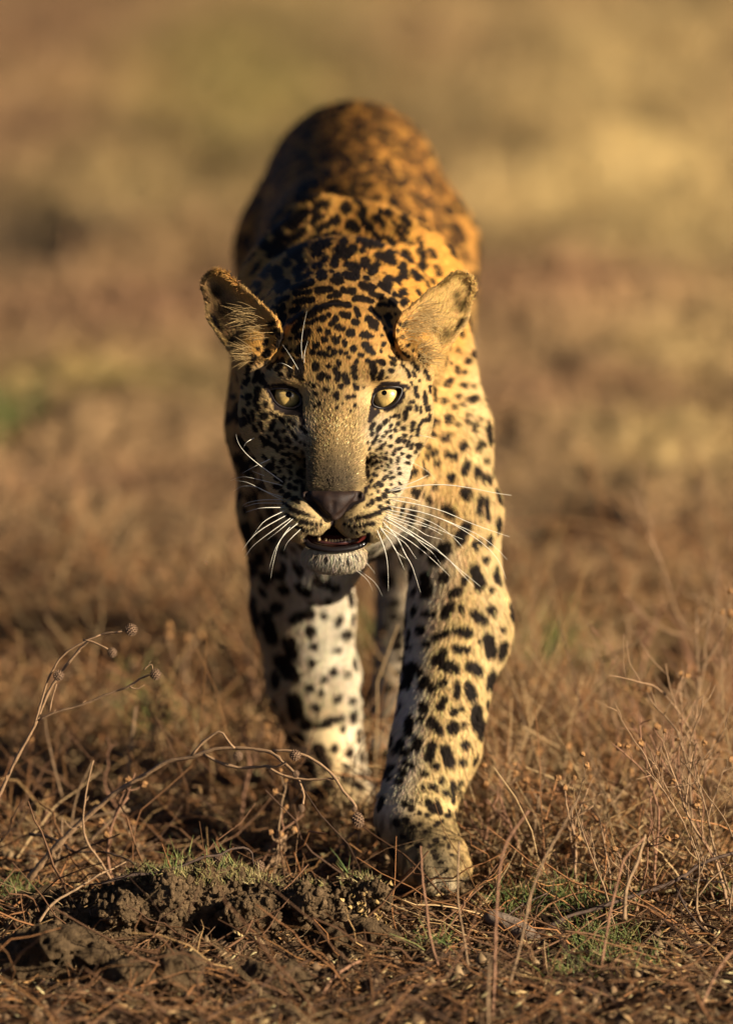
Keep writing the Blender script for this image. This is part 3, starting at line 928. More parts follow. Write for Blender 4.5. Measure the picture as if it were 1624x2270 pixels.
# ------------------------------------------------------------------ the leopard: fur
rng = np.random.default_rng(11)
ta = np.linalg.norm(tn, axis=1) * .5
tc = bv[tri].mean(1)
tnn = vn[tri].mean(1)
px, py = proj(tc)
w = np.full(len(tri), .45)
facing = smooth01(-.45, .1, tnn[:, 2])
w += facing * 1.3 * (tc[:, 2] > -.68)
w += facing * .5 * (tc[:, 2] <= -.68)
w += facing * (5.5 + 5 * ear_weight(tc)) * (tc[:, 2] > -.17) * (py < 1300)
w *= ta
NH = 800000
ti = rng.choice(len(tri), NH, p=w / w.sum())
u, v = rng.random(NH), rng.random(NH)
fl = u + v > 1
u[fl], v[fl] = 1 - u[fl], 1 - v[fl]
def bary(A):
    t = tri[ti]
    return A[t[:, 0]] * (1 - u - v)[:, None] + A[t[:, 1]] * u[:, None] + A[t[:, 2]] * v[:, None]
hp, hn = bary(bv), bary(vn)
hn /= np.linalg.norm(hn, axis=1, keepdims=True) + 1e-9
hx, hy = proj(hp)
headw = (hp[:, 2] > -.17) & (hy < 1300)
ew = ear_weight(hp)
bare = marks(hp, SKHITS, .35, 1.6)
keep = bare < .5
for poly, ic, pc, zc, zf in EYES:
    keep &= ~((d_poly(hx, hy, poly) < 4) & (hp[:, 2] > -.12))
dm = d_poly(hx, hy, mouth)
keep &= ~((dm < 0.5) & headw)
# nose leather
nose_poly = cE([(420, 165), (540, 165), (640, 185), (780, 208), (900, 200), (1010, 190), (1110, 215), (1060, 290), (920, 400), (830, 445), (760, 460), (700, 440), (600, 370), (490, 270)])
keep &= ~((d_poly(hx, hy, nose_poly) < -1.5) & headw)
hp, hn, hx, hy, headw, ew, dm = hp[keep], hn[keep], hx[keep], hy[keep], headw[keep], ew[keep], dm[keep]
N_ = len(hp)
# combing direction
nosep = H(NX, -205, 150)
dh = hp - nosep
lowface = smooth01(1150, 1230, hy)
dh[:, 2] -= .02
dh = dh / (np.linalg.norm(dh, axis=1, keepdims=True) + 1e-9)
dh = dh + lowface[:, None] * (np.array([[0, -.9, .15]]) - dh) * .6
hW = to_world(hp)
legw = smooth01(.50, .40, hW[:, 2]) * (~headw)
db = np.repeat(np.array([[0, -.35, -1.0]]), N_, 0)
db = db + legw[:, None] * (np.array([[0, -1.0, -.15]]) - db)
db = np.where((hp[:, 2] > -.17)[:, None] & (~headw)[:, None], np.array([[0, -1.0, .2]]), db)
D = np.where(headw[:, None], dh, db)
earout = np.stack([np.sign(hx - 744) * .45, np.full(N_, .55), np.full(N_, .55)], 1)
D = D + ew[:, None] * (earout - D)
D = D + .16 * np.stack([noise(hp, 55, 51), noise(hp, 55, 52), noise(hp, 55, 53)], 1) + .20 * rng.normal(size=(N_, 3))
D -= (D * hn).sum(1)[:, None] * hn
D /= np.linalg.norm(D, axis=1, keepdims=True) + 1e-9
L = np.full(N_, .013)
L[headw] = .0068
hb = np.exp(-(((hx - 738) / 85) ** 2 + ((hy - 1030) / 120) ** 2))
L = np.where(headw, L - .0034 * hb, L)
edge = smooth01(150, 215, np.abs(hx - 744)) * smooth01(880, 1000, hy) * headw
L += .003 * edge
L = np.where(headw & (hn[:, 2] > .25) & (hy < 1190), np.minimum(L, .0058), L)
L += .009 * smooth01(1210, 1250, hy) * headw
L = np.where(headw & (dm < 26) & (hy < 1212), np.minimum(L, .0055), L)
L = np.where(headw & (dm < 9), np.minimum(L, .004), L)
for poly, ic, pc, zc, zf in EYES:
    L = np.where(headw, np.minimum(L, .0022 + .0022 * np.clip(d_poly(hx, hy, poly) / 12, 0, 4)), L)
L = np.where(headw & (d_poly(hx, hy, nose_poly) < 14), np.minimum(L, .003), L)
L += ew * .0015
L = np.where(legw > .5, .0120, L)
L = np.where((~headw) & (hW[:, 2] < .10), .0050, L)
L = np.where((~headw) & (hn[:, 1] < -.4) & (hW[:, 2] > .3), .022, L)
L *= rng.uniform(.65, 1.2, N_)
reach = hp + D * (L * .62)[:, None]
hcol, hs, hm = coat(reach, hn)
lift = np.where(headw, .36, .30) + .10 * rng.normal(size=N_) + .1 * ew
lift = np.clip(lift, .1, .8)
p0 = hp - hn * .0008
dirv = D * np.cos(lift)[:, None] + hn * np.sin(lift)[:, None]
p1 = p0 + dirv * (L * .36)[:, None]
dirv2 = D + hn * (np.sin(lift) * .65)[:, None]
dirv2 /= np.linalg.norm(dirv2, axis=1, keepdims=True)
p2 = p1 + dirv2 * (L * .34)[:, None]
dirv3 = D + hn * (np.sin(lift) * .2)[:, None] + np.array([[0, -.08, 0]])
dirv3 /= np.linalg.norm(dirv3, axis=1, keepdims=True)
p3 = p2 + dirv3 * (L * .32)[:, None]
pts = to_world(np.stack([p0, p1, p2, p3], 1).reshape(-1, 3)) - np.array(leopard.location)
jit = rng.uniform(.66, 1.3, N_)
griz = np.exp(-(((hx - 738) / 70) ** 2 + ((hy - 1010) / 105) ** 2) ** 2) * headw
jit = jit * np.exp(griz * rng.normal(-.05, .85, N_))
hcol = np.clip(hcol * jit[:, None] * (1 + .06 * rng.normal(size=(N_, 3))), .004, .92)
thick = np.where(headw, .00024, .00034)
thick = np.where(legw > .5, .0003, thick) * rng.uniform(.7, 1.25, N_)
radii = (thick[:, None] * np.array([[1, .95, .7, .15]])).ravel()

ok = marks(reach, SKHITS, .35, 1.6) < .45
sel4 = np.repeat(ok, 4)
pts, radii, hcol = pts[sel4], radii[sel4], hcol[ok]
hnw = dirs_world(hn)[ok]

def fur_material(name):
    m = bpy.data.materials.new(name)
    m.use_nodes = True
    n, l = m.node_tree.nodes, m.node_tree.links
    b = n['Principled BSDF']
    b.inputs['Roughness'].default_value = .65
    b.inputs['Specular IOR Level'].default_value = .08
    a = n.new('ShaderNodeAttribute')
    a.attribute_name = 'col'
    l.new(a.outputs['Color'], b.inputs['Base Color'])
    # a coat shades like the body under it as much as like single hairs
    s = n.new('ShaderNodeAttribute')
    s.attribute_name = 'skin_normal'
    g = n.new('ShaderNodeNewGeometry')
    v1 = n.new('ShaderNodeVectorMath')
    v1.operation = 'SCALE'
    v1.inputs['Scale'].default_value = 3.0
    l.new(s.outputs['Vector'], v1.inputs[0])
    v2 = n.new('ShaderNodeVectorMath')
    l.new(v1.outputs[0], v2.inputs[0])
    l.new(g.outputs['Normal'], v2.inputs[1])
    v3 = n.new('ShaderNodeVectorMath')
    v3.operation = 'NORMALIZE'
    l.new(v2.outputs[0], v3.inputs[0])
    l.new(v3.outputs[0], b.inputs['Normal'])
    return m

def hair_obj(name, pts, k, radii, cols, m, parent, nrm=None):
    n = len(pts) // k
    hc = bpy.data.hair_curves.new(name)
    hc.add_curves([k] * n)
    hc.attributes['position'].data.foreach_set('vector', np.asarray(pts, np.float32).ravel())
    ra = hc.attributes.get('radius') or hc.attributes.new('radius', 'FLOAT', 'POINT')
    ra.data.foreach_set('value', np.asarray(radii, np.float32))
    ca = hc.attributes.new('col', 'FLOAT_COLOR', 'CURVE')
    c4 = np.ones((n, 4), np.float32)
    c4[:, :3] = cols
    ca.data.foreach_set('color', c4.ravel())
    if nrm is not None:
        na = hc.attributes.new('skin_normal', 'FLOAT_VECTOR', 'CURVE')
        na.data.foreach_set('vector', np.asarray(nrm, np.float32).ravel())
    hc.materials.append(m)
    o = bpy.data.objects.new(name, hc)
    COL.objects.link(o)
    o.parent = parent
    return o
furm = fur_material('fur')
fur = hair_obj('fur', pts, 4, radii, hcol, furm, leopard, hnw)

# long pale hair inside the ears; left tufts carry shade in their colour
P_, C_, R2 = [], [], []
rng = np.random.default_rng(3)
for sgn, (t, m_, b) in zip((-1, 1), EARS):
    for i in range(120 if sgn < 0 else 380):
        q = rng.random()
        start = np.array([744 + sgn * (152 + 46 * q + rng.normal(0, 9)), 735 - 42 * q + rng.normal(0, 13)])
        if rng.random() < .3:
            start = np.array([744 + sgn * rng.uniform(178, 205), rng.uniform(765, 805)])
        h = hit(*start)
        if h is None or h[0][2] < -.15:
            continue
        a = rng.normal(0, .38) + .05
        d = np.array([sgn * math.cos(a), math.sin(a) * .9 + .12, .38 + .15 * rng.normal()])
        d /= np.linalg.norm(d)
        Ln = rng.uniform(.012, .027)
        bend = np.array([0, -1, .1]) * rng.uniform(0, .35)
        q0 = h[0]
        q1 = q0 + d * Ln * .35
        q2 = q1 + (d + bend * .5) * Ln * .35
        q3 = q2 + (d + bend * 1.2) * Ln * .3
        P_ += [q0, q1, q2, q3]
        C_.append((np.array((.34, .225, .095)) if sgn < 0 else np.array((.70, .50, .22))) * rng.uniform(.7, 1.1))  # left tufts darkened to stand for the shaded ear
        R2 += list(np.array([1, .9, .7, .2]) * .00021)
tufts = hair_obj('ear_hair', to_world(np.array(P_)) - np.array(leopard.location), 4, R2, np.array(C_), furm, leopard)

# ------------------------------------------------------------------ the leopard: eyes, nose, mouth, whiskers
dark_skin = mat('dark wet skin', (.014, .010, .010), .4, .3, bump=(900, .25, .0006))
eyeball_m = mat('eyeball', (.015, .011, .010), .12, .5, coat=.6)
pupil_m = mat('pupil', (.002, .002, .002), .3, .1)
def iris_mat(ctr, r):
    m = mat('iris', (.7, .5, .12), .35, .3, coat=1)
    n, l = m.node_tree.nodes, m.node_tree.links
    tcn = n.new('ShaderNodeAttribute')
    tcn.attribute_name = 'col'
    nz = n.new('ShaderNodeTexNoise')
    nz.inputs['Scale'].default_value = 900
    mx = n.new('ShaderNodeMix')
    mx.data_type = 'RGBA'
    mx.blend_type = 'OVERLAY'
    mx.inputs['Factor'].default_value = .35
    l.new(tcn.outputs['Color'], mx.inputs['A'])
    l.new(nz.outputs['Fac'], mx.inputs['B'])
    l.new(mx.outputs['Result'], n['Principled BSDF'].inputs['Base Color'])
    return m
iris_m = iris_mat(None, 0)
def cap_mesh(c, axis, R, ang, rings=10, seg=40, ang0=0.0):
    axis = axis / np.linalg.norm(axis)
    a = np.cross(axis, [0, 1, 0.01])
    a /= np.linalg.norm(a)
    b = np.cross(axis, a)
    V, F, Rr = [], [], []
    for i in range(rings + 1):
        t = ang0 + (ang - ang0) * i / rings
        for j in range(seg):
            p = 2 * math.pi * j / seg
            V.append(c + R * (axis * math.cos(t) + (a * math.cos(p) + b * math.sin(p)) * math.sin(t)))
            Rr.append((i / rings, p))
    for i in range(rings):
        for j in range(seg):
            k = (j + 1) % seg
            F.append((i * seg + j, i * seg + k, (i + 1) * seg + k, (i + 1) * seg + j))
    return np.array(V), F, Rr
for ei, (poly, ic, pc, zc, zf) in enumerate(EYES):
    R = 34 * K
    c = cf(ic[0], ic[1], zc)
    V, F, _ = cap_mesh(c, np.array([0, 0, 1.0]), R, math.pi, 24, 36)
    eo = mesh_obj('eye', to_world(V), F, eyeball_m, leopard, origin=to_world(c)[0])
    ax = np.array([0.0, 0.0, 1.0])
    V, F, rr = cap_mesh(c, ax, R * 1.012, math.asin(28 / 34), 12, 48, .02)
    pa = cf(pc[0], pc[1], zc) - c
    cols = []
    for (t, p) in rr:
        f = .5 + .5 * math.sin(p * 37 + 3 * math.sin(p * 11))
        g = np.array((.62, .41, .125)) * (.85 + .25 * f)
        g = g * (1 - .45 * smooth01(.45, .05, np.array(t))) + 0
        g = g * (1 - .75 * smooth01(.86, 1.0, np.array(t)))
        cols.append(np.clip(g, 0, .95))
    mesh_obj('iris', to_world(V), F, iris_m, eo, col=np.array(cols))
    pa = np.array([pa[0], pa[1], math.sqrt(max(R * R - pa[0] ** 2 - pa[1] ** 2, 1e-8))])
    V, F, _ = cap_mesh(c, pa, R * 1.022, math.asin((5.6 if ei else 6.6) / 34), 5, 28, .01)
    F = F + [tuple(range(28))]
    mesh_obj('pupil', to_world(V), F, pupil_m, eo)
    # lid rim
    lp = np.vstack([poly, poly[:1]])
    rim = []
    for q in resample(np.c_[lp, np.zeros(len(lp))], 46)[:-1]:
        dq = np.hypot(q[0] - ic[0], q[1] - ic[1]) * K
        zsph = zc + math.sqrt(max(R * R - dq * dq, 0))
        zs = surf_z(q[0] + (q[0] - ic[0]) * .12, q[1] + (q[1] - ic[1]) * .12, prims_noear) or zf
        rim.append((q[0], q[1], max(zsph, zs - 3 * K) + .5 * K))
    rim = np.array(rim)
    for _ in range(3):
        rim[:, 2] = (np.roll(rim[:, 2], 1) + 2 * rim[:, 2] + np.roll(rim[:, 2], -1)) / 4
    rim = np.vstack([rim, rim[:2]])
    V, F = tube(cfa(rim), 3.0 * K, 8, False)
    mesh_obj('eyelid', to_world(V), F, dark_skin, leopard)

def nose_mesh():
    pr = [cone(H(NX - 56, -218, 92), H(NX - 14, -226, 108), 12 * K, 17 * K, .006),
          cone(H(NX + 56, -218, 92), H(NX + 14, -226, 108), 12 * K, 17 * K, .006),
          ell(H(NX, -238, 106), R_(34, 26, 20), .006),
          ell(H(NX, -256, 108), R_(20, 18, 14), .006)]
    for ln in (nl, nr):
        for a, b in zip(ln[:-1], ln[1:]):
            pr.append(carve_c(H(*a) + R_(0, -3, 2), H(*b) + R_(0, -3, 2), 5 * K, 7 * K, .003))
    pr.append(carve_c(H(NX, -236, 130), H(NX, -290, 128), 3 * K, 4 * K, .004))
    V, F = mesh_sdf(pr, H(-90, -300, 60), H(80, -180, 140), .0011)
    return V, F
V, F = nose_mesh()
mesh_obj('nose', to_world(V), F, mat('nose leather', (.028, .015, .010), .55, .2, bump=(2600, .5, .0006), noise_mix=(160, (.018, .011, .010), .8)), leopard)

lip = [(cE((x, y)), z) for x, y, z in ((432, 650, -22), (448, 720, -8), (490, 775, 4), (560, 800, 12), (660, 822, 18), (780, 836, 20), (900, 828, 18), (1020, 808, 12), (1120, 770, 4), (1185, 710, -8), (1200, 645, -22))]
zl = surf_z(*cE((780, 900)))
lp = np.array([(p[0], p[1], zl + z * K * .8 - 12 * K) for p, z in lip])
lp = resample(lp, 40)
V, F = tube(cfa(lp), np.interp(np.linspace(0, 1, 40), [0, .15, .5, .85, 1], [4, 7, 7.5, 7, 4]) * K, 10)
mesh_obj('lower_lip', to_world(V), F, mat('lip', (.010, .007, .007), .36, .25, coat=.1, bump=(500, .3, .0008)), leopard)
tooth_m = mat('tooth', (.40, .27, .12), .3, .5, coat=.3)
gum_m = mat('gum', (.055, .017, .014), .35, .5, bump=(700, .3, .0006))
zt = zl - 10 * K
g = resample(np.array([(*cE((540, 722)), zt - 16 * K), (*cE((660, 742)), zt - 3 * K), (*cE((790, 746)), zt), (*cE((920, 742)), zt - 3 * K), (*cE((1070, 705)), zt - 16 * K)]), 24)
V, F = tube(cfa(g), 6 * K, 8)
mesh_obj('gum', to_world(V), F, gum_m, leopard)
for tx, ty, hgt, r in ((612, 725, 9.5, 5.0), (692, 736, 7, 4.2), (738, 738, 5.2, 3.6), (772, 739, 5, 3.4), (806, 739, 5, 3.4), (840, 738, 5.2, 3.6), (880, 735, 6, 3.8), (968, 728, 9.5, 5.2), (925, 735, 6, 3.6)):
    q = cE((tx, ty))
    z0 = zt + 3 * K - abs(tx - 790) * .05 * K
    V, F = tube(cfa([(q[0], q[1], z0), (q[0], q[1] - hgt * .5, z0 + 2.2 * K), (q[0], q[1] - hgt, z0 + 2.6 * K), (q[0], q[1] - hgt * 1.25, z0 + 2.4 * K)]), np.array([1, 1, .72, .25]) * r * K, 8)
    mesh_obj('tooth', to_world(V), F, tooth_m, leopard)
tg = cE((780, 690))
V, F, _ = cap_mesh(np.zeros(3), np.array([0, .6, 1.0]), 1, 1.7, 10, 24)
mesh_obj('tongue', to_world(cf(tg[0], tg[1] + 8, zl - 62 * K) + V * R_(40, 18, 40)), F, mat('tongue', (.10, .022, .016), .5, .3, bump=(900, .5, .001)), leopard)

whisk_m = mat('whisker', (.74, .69, .56), .35, .5)
cI, cL, cH, cA, cK = crop(960, 1200, .2115), crop(540, 860, .2644), crop(1000, 820, 280 / 1513), crop(590, 700, 260 / 1624), crop(600, 1380, .2995)
WH = [(cI, w) for w in (
    [(30, 140), (400, 70), (700, 55), (1000, 90), (1300, 150), (1500, 180)], [(30, 135), (250, 60), (400, 0), (520, -60)],
    [(40, 225), (400, 290), (700, 370), (1000, 500), (1300, 610), (1480, 670)], [(20, 305), (400, 370), (700, 470), (950, 600), (1200, 780), (1350, 950), (1440, 1170)],
    [(20, 300), (500, 400), (900, 550), (1150, 670), (1330, 810), (1450, 940)], [(10, 345), (350, 420), (600, 520), (800, 660), (940, 810)],
    [(0, 370), (400, 490), (700, 610), (930, 700)], [(0, 420), (350, 560), (500, 650), (680, 700)],
    [(-20, 420), (300, 600), (600, 800), (850, 1020), (1140, 1260)], [(-30, 450), (350, 670), (700, 890), (900, 1090), (1060, 1260)],
    [(-20, 530), (300, 720), (550, 920), (770, 1130)], [(-10, 430), (270, 600), (450, 760), (580, 870), (670, 1000)],
    [(-40, 560), (150, 680), (260, 760), (380, 930)], [(-60, 540), (120, 800), (240, 1060)], [(-30, 480), (150, 680), (250, 880), (330, 1020), (430, 1330)],
    [(-90, 580), (0, 800), (40, 1000), (50, 1320)], [(-60, 570), (60, 700), (150, 850), (260, 930)], [(20, 205), (250, 205), (430, 255)], [(0, 400), (300, 500), (520, 560), (690, 650)])]
WH += [(cH, [(0, 1740), (250, 1860), (400, 1960), (510, 2090)]), (cH, [(230, 1445), (380, 1470), (480, 1500)])]
WH += [(cL, w) for w in (
    [(640, 1340), (400, 1280), (250, 1255), (140, 1290)], [(640, 1480), (480, 1400), (300, 1310), (180, 1290)], [(640, 1450), (490, 1400), (380, 1350), (250, 1345), (170, 1390)],
    [(640, 1470), (430, 1475), (300, 1500), (250, 1530)], [(640, 1505), (400, 1505), (270, 1540)], [(650, 1545), (430, 1550), (280, 1590)], [(660, 1570), (480, 1660), (400, 1740), (330, 1850)],
    [(680, 1610), (450, 1740), (330, 1840), (250, 1950)], [(720, 1635), (500, 1790), (350, 1910), (270, 2020)], [(740, 1640), (600, 1760), (470, 1860)], [(790, 1680), (650, 1800), (560, 1940), (500, 2130)],
    [(810, 1740), (680, 1870), (640, 1960)], [(720, 1700), (600, 1870), (540, 2080), (515, 2230)], [(640, 1310), (420, 1150), (280, 1030), (210, 930), (190, 850)],
    [(520, 1085), (380, 1150), (250, 1220)], [(370, 885), (290, 930), (250, 1000)], [(470, 1250), (340, 1200)])]
WH += [(cA, w) for w in ([(985, 1420), (900, 1270), (800, 1110), (710, 990)], [(920, 1410), (800, 1330), (700, 1295), (640, 1305)], [(1040, 1265), (1020, 1000), (1060, 700), (1110, 480)], [(1065, 1315), (1070, 1150), (1120, 950)])]
WH += [(cK, w) for w in ([(940, 130), (1060, 230), (1110, 330)], [(960, 125), (1120, 250), (1190, 370)], [(1040, 70), (1130, 180)])]
rng = np.random.default_rng(8)
for f, w in WH:
    q = f(w)
    h = hit(*q[0]) or hit(q[0][0] + (744 - q[0][0]) * .08, q[0][1])
    z0 = h[0][2] - .001 if h is not None and h[0][2] > -.15 else .0
    n = 14
    t = np.linspace(0, 1, len(q))
    zz = z0 + .010 * np.sin(t * 2.2) - rng.uniform(.0, .03) * t ** 2
    line = resample(np.c_[q, zz], n)
    thick = (.00066 if f is cI else .00054 if f is cL else .0003) * rng.uniform(.8, 1.15)
    V, F = tube(cfa(line), np.linspace(1, .18, n) * thick, 5)
    mesh_obj('whisker', to_world(V), F, whisk_m, leopard)

# ------------------------------------------------------------------ the ground
rng = np.random.default_rng(21)
def grade(core, step, grow, far):
    out = list(np.arange(core[0], core[1], step))
    s, v = step, out[-1]
    while v < far[1]:
        s *= grow
        v += s
        out.append(v)
    s, v = step, out[0]
    while v > far[0]:
        s *= grow
        v -= s
        out.insert(0, v)
    return np.array(out)
gx = grade((-.55, .55), .0055, 1.045, (-320, 320))
gy = grade((-.85, 1.6), .0085, 1.022, (-25, 700))
GXm, GYm = np.meshgrid(gx, gy, indexing='ij')
gp = np.stack([GXm.ravel(), GYm.ravel(), np.zeros(GXm.size)], 1)

FEET = [(to_world(cfa([(955, 1940, -.17)]))[0], .10), (to_world(cfa([(742, 1765, -.60)]))[0], .10), (to_world(cfa([(862, 1680, -.84)]))[0], .09), (to_world(cfa([(705, 1500, -1.25)]))[0], .09)]
def gz(x, y):
    q = np.stack([x, y, np.zeros_like(x)], 1)
    near = smooth01(9, 3, np.hypot(x, y - .5))
    h = .010 * fbm(q, 9, 2, 61) + .0065 * noise(q, 38, 64) + .0045 * noise(q, 85, 65)
    lump = np.maximum(0, noise(q, 16, 66) - .15)
    h = h * near + .018 * lump * near
    far = smooth01(1.0, 3.5, y)
    h = h + far * (.035 * fbm(q, 1.3, 3, 67) + .05 * np.maximum(0, noise(q, 3.1, 68) - .1)) * smooth01(300, 20, np.hypot(x, y))
    pit = np.zeros_like(x)
    for (px_, py_, rx_, ry_, dep) in ((1235, 1125, .055, .16, .10), (1420, 1485, .06, .14, .06), (60, 500, .08, .4, .025), (30, 955, .06, .2, .02), (350, 1600, .05, .10, .04), (60, 1560, .06, .08, .05), (170, 1190, .09, .14, .05), (1560, 850, .06, .3, .02)):
        c = ground_at(px_, py_)
        pit = np.maximum(pit, dep * np.exp(-((x - c[0]) / rx_) ** 2 - ((y - c[1]) / ry_) ** 2))
    h = h - pit
    for f, r in FEET:
        w = np.exp(-((x - f[0]) ** 2 + (y - f[1]) ** 2) / r ** 2)
        h = h * (1 - w) + w * (-.004)
    return h
gp[:, 2] = gz(gp[:, 0], gp[:, 1])

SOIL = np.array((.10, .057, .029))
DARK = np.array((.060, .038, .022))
SAND = np.array((.40, .245, .115))
STRAW = np.array((.48, .335, .135))
OLIVE = np.array((.235, .18, .052))
GREEN = np.array((.095, .120, .028))
PINK = np.array((.32, .17, .088))
PATCHES = [  # layout x, y looked at, half width m, half depth m, colour, strength
    (1350, 250, .45, 1.6, STRAW * 1.02, .95), (1500, 480, .30, .8, STRAW * 1.08, .9), (560, 180, .2, 1.3, OLIVE, .95), (330, 230, .25, .7, OLIVE * 1.1, .6), (120, 90, .2, .9, PINK * .9, .7),
    (820, 60, .25, .8, STRAW * .75, .8), (980, 90, .15, .4, PINK, .5), (1500, 60, .3, .6, STRAW, .6), (1220, 600, .14, .22, PINK * .55, .8), (330, 660, .14, .18, PINK * .5, .75), (1400, 830, .1, .12, PINK * .55, .6), (180, 760, .08, .12, PINK * .55, .5), (1180, 960, .08, .10, PINK * .6, .6), (420, 1180, .08, .08, DARK * 1.4, .6), (1330, 1220, .10, .05, DARK * 1.6, .5), (60, 480, .09, .30, DARK * 1.2, .8), (80, 330, .16, .4, PINK * .9, .7), (300, 430, .22, .4, STRAW * .75, .8),
    (300, 650, .3, .30, PINK * .95, .9), (1250, 640, .25, .35, PINK * 1.1, .9), (1520, 740, .16, .3, STRAW * .9, .7), (280, 850, .16, .22, OLIVE * 1.3, .85), (15, 945, .03, .08, GREEN, .5), (120, 1020, .15, .2, SAND * .9, .7),
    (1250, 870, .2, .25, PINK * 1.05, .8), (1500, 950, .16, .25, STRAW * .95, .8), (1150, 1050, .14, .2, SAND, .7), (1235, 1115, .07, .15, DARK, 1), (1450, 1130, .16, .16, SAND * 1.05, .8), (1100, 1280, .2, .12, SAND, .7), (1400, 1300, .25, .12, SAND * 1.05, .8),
    (250, 1080, .25, .14, PINK * .8, .8), (170, 1200, .14, .10, DARK * 1.4, .6), (300, 1350, .3, .16, SOIL, .5), (1270, 1460, .06, .07, GREEN * 1.1, .9), (1430, 1480, .07, .07, DARK, .8), (370, 1590, .07, .06, GREEN * .8, .7), (50, 1430, .08, .05, STRAW, .8),
    (60, 1560, .08, .05, DARK, .8), (1200, 2080, .12, .06, OLIVE * .6, .5), (1235, 1110, .065, .20, DARK * .4, 1), (1425, 1480, .08, .07, DARK * .7, .9), (50, 490, .08, .3, DARK * 1.1, .75), (15, 945, .03, .09, GREEN * .7, .5), (1570, 850, .06, .12, PINK * .45, .7)]  # DARK over the pits paints their shade into the ground colour
def gcol(P):
    c = np.repeat(SAND[None] * .86, len(P), 0)
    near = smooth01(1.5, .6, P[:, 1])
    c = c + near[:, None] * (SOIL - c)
    near_shade = smooth01(.08, -.2, P[:, 1])
    c = c + .75 * near_shade[:, None] * (DARK - c)  # foreground shade painted as darker soil
    wob = .05 * noise(P, 6, 71), .16 * noise(P, 2.2, 72)
    for (x, y, rx, ry, col, st) in PATCHES:
        g = ground_at(x, y)
        k = min(1.0, rx / .22)
        d = np.sqrt(((P[:, 0] + k * wob[0] - g[0]) / rx) ** 2 + ((P[:, 1] + k * wob[1] - g[1]) / ry) ** 2)
        w = st * np.exp(-d ** 2)
        c = c + w[:, None] * (np.asarray(col) - c)
    far = smooth01(9, 14, P[:, 1])
    c = c + far[:, None] * (STRAW * .85 - c)
    m = noise(P * np.array([1, .45, 1]), 11, 73) * .30 + noise(P * np.array([1, .5, 1]), 4.5, 74) * .36 + noise(P, 60, 75) * .12
    return np.clip(c * (1 + m)[:, None], .01, .7)
nx_, ny_ = len(gx), len(gy)
idx = np.arange(nx_ * ny_).reshape(nx_, ny_)
gf = np.stack([idx[:-1, :-1], idx[1:, :-1], idx[1:, 1:], idx[:-1, 1:]], -1).reshape(-1, 4)
soil_m = mat('soil', (.2, .13, .06), .95, .12, attr='col', bump=(55, .9, .02), noise_mix=(38, .45, .75))
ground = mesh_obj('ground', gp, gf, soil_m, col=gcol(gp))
tag(ground, kind='structure')
print('ground', len(gp))

# ------------------------------------------------------------------ clod bank in front
def lumps(seed, n, box, r):
    g = np.random.default_rng(seed)
    out = []
    for i in range(n):
        c = [g.uniform(*box[0]), g.uniform(*box[1]), g.uniform(*box[2])]
        out.append(ell(c, g.uniform(r[0], r[1], 3) * [1, 1, .75], .012, g.uniform(0, 3)))
    return out
def at(x, y, z=0.0):
    g = ground_at(x, y)
    return np.array([g[0], g[1], z])
def mound(name, label, prs, lo, hi, colr, h=.0032, seed=0):
    def warp(P):
        return .016 * np.abs(fbm(P, 38, 2, 81 + seed)) - .005 + .008 * np.abs(noise(P, 95, 85 + seed)) + .006 * np.abs(noise(P, 180, 86 + seed))
    V, F = mesh_sdf(prs, lo, hi, h, warp)
    c = np.repeat(np.array(colr)[None], len(V), 0) * (1 + .28 * noise(V, 24, 87) + .2 * noise(V, 110, 88))[:, None]
    if F is not None and len(V):
        n = np.cross(V[F[:, 1]] - V[F[:, 0]], V[F[:, 2]] - V[F[:, 0]])
        cen = V[F].mean(1) - V.mean(0)
        if (n * cen).sum() < 0:
            F = F[:, ::-1]
    org = [float(V[:, 0].mean()), float(V[:, 1].mean()), 0]
    o = mesh_obj(name, V, F, clod_m, origin=org, smooth=True, col=np.clip(c, .01, .6))
    tag(o, label, 'soil clod')
    return o, V
clod_m = mat('clod', (.2, .13, .06), .95, .1, attr='col', bump=(260, 1, .008), noise_mix=(90, .35, .8))
ctr = at(470, 2070)
pr = [ell([ctr[0] - .02, ctr[1] + .01, -.005], (.125, .075, .078), .02), ell([ctr[0] + .085, ctr[1] - .01, -.005], (.075, .06, .062), .02),
      ell([ctr[0] - .13, ctr[1] - .03, -.01], (.10, .07, .045), .02)] + lumps(4, 26, ((ctr[0] - .17, ctr[0] + .17), (ctr[1] - .075, ctr[1] + .02), (.0, .055)), (.014, .032))
bank, bankV = mound('soil_mound', 'broken brown soil mound with a mossy crest at the bottom of the picture', pr, (ctr[0] - .3, ctr[1] - .16, -.03), (ctr[0] + .24, ctr[1] + .12, .12), (.175, .112, .058), .0034)
bank['group'] = 'soil clods in front'
for i, (x, y, r, lab) in enumerate(((800, 2110, .040, 'crumbly soil clod beside the withered curled weed'), (120, 2150, .055, 'dark soil clod below the left seed stalk in the corner'), (330, 2190, .042, 'low dark soil clod at the foot of the mossy mound'), (610, 2200, .034, 'small pale soil clod below the mossy mound'), (60, 2030, .030, 'small soil clod behind the crossing dry twigs'))):
    c = at(x, y)
    pr = [ell([c[0], c[1], .0], (r * 1.3, r, r * .8), .01)] + lumps(30 + i, 9, ((c[0] - r, c[0] + r), (c[1] - r * .7, c[1] + r * .5), (0, r * .7)), (r * .25, r * .55))
    o, _ = mound('soil_clod', lab, pr, c - [r * 2.2, r * 2, .03], c + [r * 2.2, r * 2, r * 2.2], (.14, .09, .047), .0032, i)
    o['group'] = 'soil clods in front'

